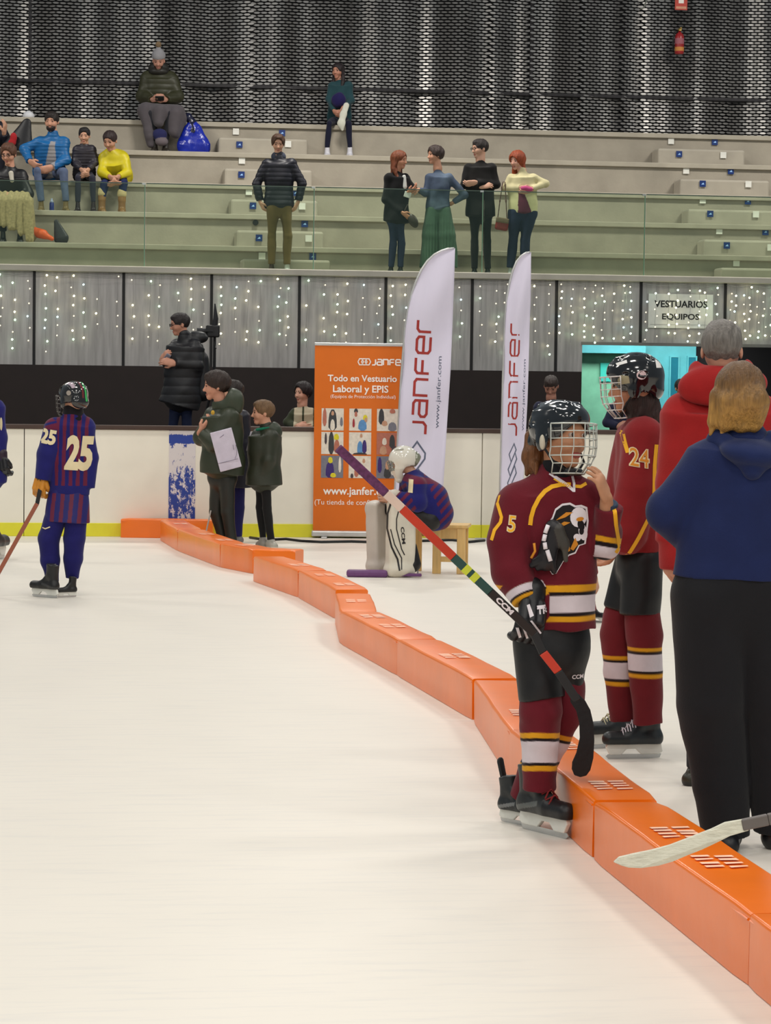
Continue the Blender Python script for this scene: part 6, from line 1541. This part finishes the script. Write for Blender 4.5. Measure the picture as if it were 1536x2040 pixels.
a_ = F.P(82, 958, -14); b_2 = F.P(75, 992, -16)
glove(F, a_, b_2-a_, (.3, .8, 0), 46*s, 1, (214, 140, 40), ((24, 22, 24), (214, 140, 40), (200, 130, 40)), curl=.8, vox=1.2, parent=F.root)
sk = empty('hockey_stick', F.base, -YAW); tag(sk, 'hockey stick of player 25 slanting down to the left frame edge', 'hockey stick')
mb = M(); stick_shaft(mb, [F.V(80, 975, -26), F.V(74, 1003, -26), F.V(-20, 1172, -20)], [0, 1], .03, .02); mb.build('shaft', [mat('stick_black', (22, 22, 24)), mat('stick_copper', (150, 84, 62), rough=.4)], sk, bevel=.003)
M().box((0, 0, 0), (.27, .012, .065), mtx=Matrix.Translation(F.V(-20, 1172, -20)-Vector((.26, 0, .02)))).build('blade', mat('black_cloth_tape', (20, 15, 16)), sk, bevel=.003)

# ---- player cut by the left frame edge
F = Fig('player in blue kit cut by the left frame edge, black glove visible', G(-30, 1118)); F.b0 = (-30, 1118); s = F.s; u = 52
J = dict(n=(-34, 790), sl=(-64, 812), sr=(-8, 812), el=(-78, 870), er=(0, 872, 0), wl=(-76, 925), wr=(2, 922, -8), p=(-34, 945), hl=(-50, 960), hr=(-20, 960), kl=(-50, 1030), kr=(-18, 1030), al=(-50, 1090), ar=(-16, 1090), hrd=False)
hd = Head(F, (-34, 760), 54, 60); body(F, J, hd, vox=1.4); helmet(F, hd, (26, 26, 30), vents=False)
top(F, J, u, BLU, 'jersey', hem=(-34, 960), chest=.8, bulk=.04, sr=.3); trousers(F, J, u, (24, 26, 80), 1.1)
S = F.S(); S.e((2, 845, -14), (3, 3, 14)); S.out('sleeve_number', 1, cloth_m, (222, 206, 166))
a_ = F.P(4, 918, -8); b_2 = F.P(8, 944, -10); glove(F, a_, b_2-a_, (.2, .8, 0), 44*s, 1, (20, 20, 24), ((40, 20, 40), (22, 22, 26), (60, 62, 62)), curl=.8, vox=1.2, parent=F.root)
skate(F, (-26, 1118), (6, 1112), lace=None, tall=1.2, wz=1.1); skate(F, (-60, 1118), (-30, 1114), lace=None, tall=1.2, wz=1.1)

# ================================================================== MEN AND BOY IN OLIVE BY THE BOARDS
F = Fig('man in olive hooded jacket and trousers, arms folded, facing left', G(448, 1092)); F.b0 = (448, 1092); s = F.s; u = 48
J = dict(n=(440, 806, 2), sl=(424, 828, 22), sr=(456, 832, -18), el=(402, 872, 16), er=(428, 884, -30), wl=(412, 846, -8), wr=(398, 862, -24), p=(444, 918), hl=(434, 950, 10), hr=(452, 956, -6), kl=(430, 1020, 12), kr=(454, 1020, -8), al=(444, 1076, 12), ar=(462, 1078, -8), hld=((426, 858, -16),), hrd=((412, 846, -20),))
hd = Head(F, (430, 770), 56, -82, 2); body(F, J, hd, skin=(208, 150, 124), vox=1.2); hd.hair((46, 32, 26), puff=.05)
top(F, J, u, (50, 56, 40), 'hooded_jacket', hem=(442, 944), chest=.76, bulk=.12, m=nylon_m, dep=.85, vox=1.4, fold=(1.4, .1, 4))
S = F.S(); S.e((464, 796, 2), (22, 24, 24), rotm(0, 0, -.5), k=6); S.c((440, 806, 0), (464, 812, 0), 18, 20, k=8); S.ell(F.P(436, 780, 0), A3((24, 24, 22))*s, op='-', k=3*s); S.out('hood', 1.3, nylon_m, (58, 66, 50), fold=(.9, .14, 3))
S = F.S(); S.e((424, 822, -30), (4, 3, 5)); S.out('club_badge', 1, cloth_m, (200, 160, 60))
tr_ = trousers(F, J, u, (36, 38, 32), 1.15, vox=1.4, m=nylon_m); F.strip('leg_mark', tr_, [(427, 948), (431, 951), (438, 948)], 2.4, cream_m, off=.9)
shoe(F, (444, 1076, 12), (432, 1088, 6), 50, (30, 30, 30), ground=0); shoe(F, (462, 1078, -8), (448, 1092, -14), 50, (30, 30, 30), ground=0)
def b_(S): S.bx((450, 896, -44), (22, 1.2, 40), rotm(.12, 0, -.27), .8)
pp = simple(F, 'clipboard_paper', 'large white paper sheet held under the arm of the man in olive', 'paper', b_, cloth_m, (216, 208, 224), .9)
mb = M()
for pts in ([(434, 924), (474, 914)], [(470, 886), (472, 904), (468, 914)], [(464, 886), (466, 896)], [(438, 872), (446, 866)]): mb.tube([F.V(x, y, -46.5-(y-896)*0) for x, y in pts], .5*s, 4)
mb.build('pencil_drawing', mat('pencil', (90, 80, 100)), pp)
def b_(S): S.c((420, 1018, 0), (410, 1062, 0), 1.6)
simple(F, 'thin_cane', 'thin white rod standing beside the trousers of the man in olive', 'rod', b_, plast_m, (190, 186, 180), .8)

F = Fig('person in navy coat and blue trousers mostly hidden behind the man in olive', G(470, 1083)); F.b0 = (470, 1083); s = F.s; u = 44
J = dict(n=(468, 812), sl=(446, 830), sr=(482, 832), el=(442, 880), er=(492, 884, -2), wl=(446, 925), wr=(490, 930, -6), p=(470, 930), hl=(460, 945), hr=(478, 945), kl=(460, 1010), kr=(476, 1010), al=(462, 1066), ar=(474, 1066))
hd = Head(F, (462, 782), 48, -80, 0); body(F, J, hd, vox=1.3); hd.hair((40, 30, 26))
top(F, J, u, (22, 20, 34), 'coat', hem=(470, 972), chest=.62, bulk=.08, m=nylon_m); trousers(F, J, u, (30, 28, 84), 1.0)
shoe(F, (462, 1066), (454, 1083), 46, (60, 60, 60), ground=0); shoe(F, (474, 1066), (470, 1084), 46, (120, 118, 116), ground=0)

F = Fig('boy with short brown hair in olive hooded coat and black trousers, facing left', G(532, 1092)); F.b0 = (532, 1092); s = F.s; u = 42
J = dict(n=(530, 848), sl=(516, 868, 16), sr=(538, 870, -14), el=(508, 910, 14), er=(534, 918, -22), wl=(508, 936, 4), wr=(524, 945, -18), p=(526, 950), hl=(520, 965, 8), hr=(530, 965, -6), kl=(518, 1010, 8), kr=(532, 1012, -8), al=(524, 1072, 10), ar=(540, 1074, -6), hld=False, hrd=False)
hd = Head(F, (523, 823), 49, -78, 0); body(F, J, hd, skin=(212, 156, 128), vox=1.2); hd.hair((112, 84, 56), puff=.01)
top(F, J, u, (46, 50, 36), 'hooded_coat', hem=(526, 966), chest=.70, bulk=.10, m=nylon_m, dep=.85, vox=1.3, hemw=.78, fold=(1.2, .12, 4))
S = F.S(); S.e((546, 858, 2), (15, 17, 18), rotm(0, 0, -.3), k=6); S.c((530, 850, 0), (546, 860, 0), 14, 15, k=6); S.ell(F.P(527, 838, 0), A3((16, 18, 16))*s, op='-', k=3*s); S.out('hood', 1.2, nylon_m, (52, 60, 46))
S = F.S(); S.c((512, 856, -10), (536, 852, -12), 3, 3); S.out('teal_lining', 1, cloth_m, (30, 120, 90))
tr_ = trousers(F, J, u, (26, 26, 26), .9, vox=1.3); F.strip('leg_mark', tr_, [(509, 973), (513, 975), (519, 973)], 2, cream_m, off=.9)
shoe(F, (524, 1072, 10), F.g(514, 1090), 56, (150, 146, 136), ground=0, sole=(200, 196, 186), h=.2); shoe(F, (540, 1074, -6), F.g(548, 1094), 56, (176, 172, 160), ground=0, sole=(214, 210, 200))
def b_(S): S.bx((500, 880, 12), (6, 1, 20), rotm(.5, 0, .22), .8)
simple(F, 'paper_sheet', 'white paper sheet in front of the boy in olive', 'paper', b_, cloth_m, (214, 206, 214), .8)

# ================================================================== GOALKEEPER ON THE STOOL
F = Fig('goalkeeper in white mask and white leg pads sitting hunched on the wooden stool', G(800, 1148)); F.b0 = (800, 1148); s = F.s; u = 48
J = dict(n=(824, 948, 0), sl=(816, 962, 30), sr=(830, 966, -28), el=(806, 1000, 34), er=(826, 1002, -36), wl=(782, 992, 26), wr=(790, 990, -30), p=(868, 1026, 8), hl=(852, 1034, 26), hr=(858, 1036, -14), kl=(760, 1010, 30), kr=(796, 1006, -18), al=(752, 1122, 34), ar=(812, 1128, -10), hld=((768, 992, 20),), hrd=((776, 990, -30),))
hd = Head(F, (803, 920, 0), 52, -78, 18); body(F, J, hd, vox=1.2)
S = F.S(); h = hd.h
S.ell(hd.H(0, .03, .62), A3((.47, .56, .50))*h, hd.R, col=(232, 226, 212)); S.cone(hd.H(0, -.22, .30), hd.H(0, -.34, -.08), .36*h, .16*h, k=.1*h, col=(232, 226, 212)); S.ell(hd.H(0, .50, .42), A3((.34, .22, .36))*h, hd.R, k=.05*h, col=(126, 128, 108))
S.ell(hd.H(0, -.50, .50), A3((.30, .22, .20))*h, hd.R, op='-', k=.03*h); S.ell(hd.H(0, .0, .40), A3((.36, .40, .50))*h, hd.R, op='-'); S.cut(hd.H(0, .3, .12), hd.R @ A3((0, .9, -1)))
mk = S.out('goalie_mask', 1.1, shell_m, (232, 226, 212)); mb = M()
for z in (.38, .5, .62): mb.tube([hd.V(.30*math.sin(a), -.30-.30*math.cos(a), z) for a in [i*.25-1.25 for i in range(11)]], .016*h, 5)
for a in (-.9, -.45, 0, .45, .9): mb.tube([hd.V(.30*math.sin(a), -.30-.30*math.cos(a), z) for z in (.30, .5, .70)], .016*h, 5)
mb.build('mask_cage', mat('cage_grey', (130, 130, 120), rough=.3, metal=.3), mk)
F.patch('mask_mark', mk, [[(786, 903), (804, 901), (804, 904), (786, 906)]], mat('mark_grey', (150, 145, 130)))
def cfg(P, C_):
    x, y = fpx(F, P); t = ((x*.8+y*.75)+300) % 16
    C_[(t < 7) & ~((P[:, 1] < 0) & (np.abs((x-838)+(y-985)*-.45) < 22) & (y < 1030))] = GAR; C_[(y < 962) & (np.abs(y-955+(x-830)*-.2) < 8)] = GAR; return C_
S = F.S()
S.c((826, 962, 0), (856, 996, 4), 26, 36, k=10, flat=((0, 1, 0), 1.15)); S.c((856, 996, 4), (870, 1022, 6), 36, 34, k=8, flat=((0, 1, 0), 1.1)); S.c((816, 962, 28), (830, 966, -26), 17, 18, k=8); S.c((824, 950), (830, 960), 15, 20, k=6)
S.c((830, 968, -30), (832, 1000, -38), 18, 18, k=6); S.c((832, 1000, -38), (800, 992, -32), 18, 14, k=6); S.c((812, 964, 32), (808, 996, 36), 17, 17, k=6); S.c((808, 996, 36), (788, 992, 28), 17, 13, k=5)
S.c((862, 1036, 4), (880, 1038, 6), 22, 16, k=6)
jg = S.out('jersey', 1.3, cloth_m, BLU, colf=cfg, fold=(1.2, .1, 4)); F.word('number_1', jg, '1', (818, 974), 9, 26, cream_m, -3, bold=.02, off=1)
S = F.S(); S.c((868, 1030, 8), (858, 1036, -14), 24, 20, k=6); S.c((858, 1036, -14), (812, 1016, -16), 20, 17, k=6); S.c((852, 1034, 26), (780, 1014, 28), 20, 16, k=6); S.out('goalie_trousers', 1.5, nylon_m, (22, 20, 20))
pad_m = mat('goalie_pad_leather', (226, 216, 198), rough=.45, vcol=True, noise=.04, nscale=12, bump=.1)
def pad(dx, d0, w, near_, top_y, bot_y, cx_top, cx_bot):
    S = F.S()
    S.bx(((cx_top+cx_bot)/2, (top_y+bot_y)/2, d0), (w, 15, (bot_y-top_y)/2), rotm(.35 if near_ else .9, 0, math.atan2(cx_top-cx_bot, bot_y-top_y)), 6)
    S.e((cx_top-2, top_y+14, d0-2), (w*.95, 16, 18), k=6); S.e((cx_bot-4, bot_y-12, d0-6), (w*1.05, 20, 14), k=8)
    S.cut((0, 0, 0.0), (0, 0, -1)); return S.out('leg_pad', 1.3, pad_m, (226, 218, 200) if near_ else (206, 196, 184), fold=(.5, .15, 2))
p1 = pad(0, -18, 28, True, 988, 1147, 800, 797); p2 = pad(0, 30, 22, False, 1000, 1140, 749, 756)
tp = bvh(p1); bl2 = mat('pad_black', (26, 22, 22), rough=.5)
for pts, w in (([(782, 996), (772, 1030), (771, 1060), (780, 1095), (792, 1120), (796, 1142)], 3.5), ([(778, 1060), (786, 1090), (800, 1118), (800, 1140)], 2), ([(800, 1000), (790, 1040), (790, 1060), (800, 1100), (806, 1112)], 2), ([(811, 1000), (804, 1026)], 2)): F.strip('black_piping', p1, pts, w, bl2, tp, off=1.0)
F.word('maker_mark', p1, 'CCM', (803, 1073), 34, 7, bl2, -84, tp, off=1)
S = F.S(); S.c((822, 1010, -14), (818, 1100, -10), 7, 6, k=3, col=(60, 60, 64)); S.c((820, 1090, -10), (824, 1124, -8), 11, 15, k=6); S.e((820, 1128, -14), (13, 12, 13), k=5); S.out('goalie_skate', 1.2, leather_m, (26, 22, 24))
M().box((-.006, -.10, 0), (.006, .12, .06)).build('skate_blade', steel_m, F.root, loc=F.V(*F.g(832, 1146)))
S = F.S(); S.e((752, 1122, 26), (14, 20, 12), k=4); S.out('goalie_skate', 1.2, leather_m, (26, 22, 24))
S = F.S(); S.e((776, 986, -4), (12, 10, 9), k=3); S.e((786, 984, -30), (14, 9, 9), k=3); S.out('blocker_glove', 1.2, leather_m, (210, 200, 186))

# ---- person glimpsed between player 24 and the red hood
F = mkfig('dark-haired person glimpsed in the doorway between player 24 and the red hood', 1357, YW-1.2, 0, 1008)
J = dict(n=(1358, 798), sl=(1342, 812), sr=(1376, 812), el=(1338, 845), er=(1382, 845), wl=(1344, 880), wr=(1378, 880), p=(1359, 880), hl=(1352, 890), hr=(1366, 890), kl=(1352, 950), kr=(1366, 950), al=(1352, 1016), ar=(1366, 1016))
hd = Head(F, (1358, 774), 36, 20, 0); body(F, J, hd, skin=(200, 140, 104)); hd.hair((34, 26, 26)); top(F, J, 32, (34, 28, 34), 'jacket', chest=.8); trousers(F, J, 32, (30, 30, 36))
# ---- skater far behind, between players 5 and 24
F = Fig('skater in red kneeling far behind, only a sliver visible between players 5 and 24', G(1160, 1238)); F.b0 = (1160, 1238); u = 54
J = dict(n=(1140, 1042), sl=(1118, 1066), sr=(1160, 1066), el=(1106, 1110), er=(1176, 1110, 4), wl=(1124, 1140), wr=(1184, 1146, -10), p=(1152, 1150), hl=(1142, 1164), hr=(1166, 1164), kl=(1130, 1214, -34), kr=(1176, 1200, -34), al=(1150, 1222, 10), ar=(1182, 1220))
hd = Head(F, (1136, 1008), 56, -20); body(F, J, hd, vox=1.5); hd.hair((50, 36, 30)); top(F, J, u, (136, 28, 32), 'jersey', chest=.66); trousers(F, J, u, (136, 30, 36), .8)
skate(F, (1172, 1238), (1192, 1240), lace=None, wz=1.6); skate(F, (1140, 1236), (1156, 1240), lace=None, wz=1.6)
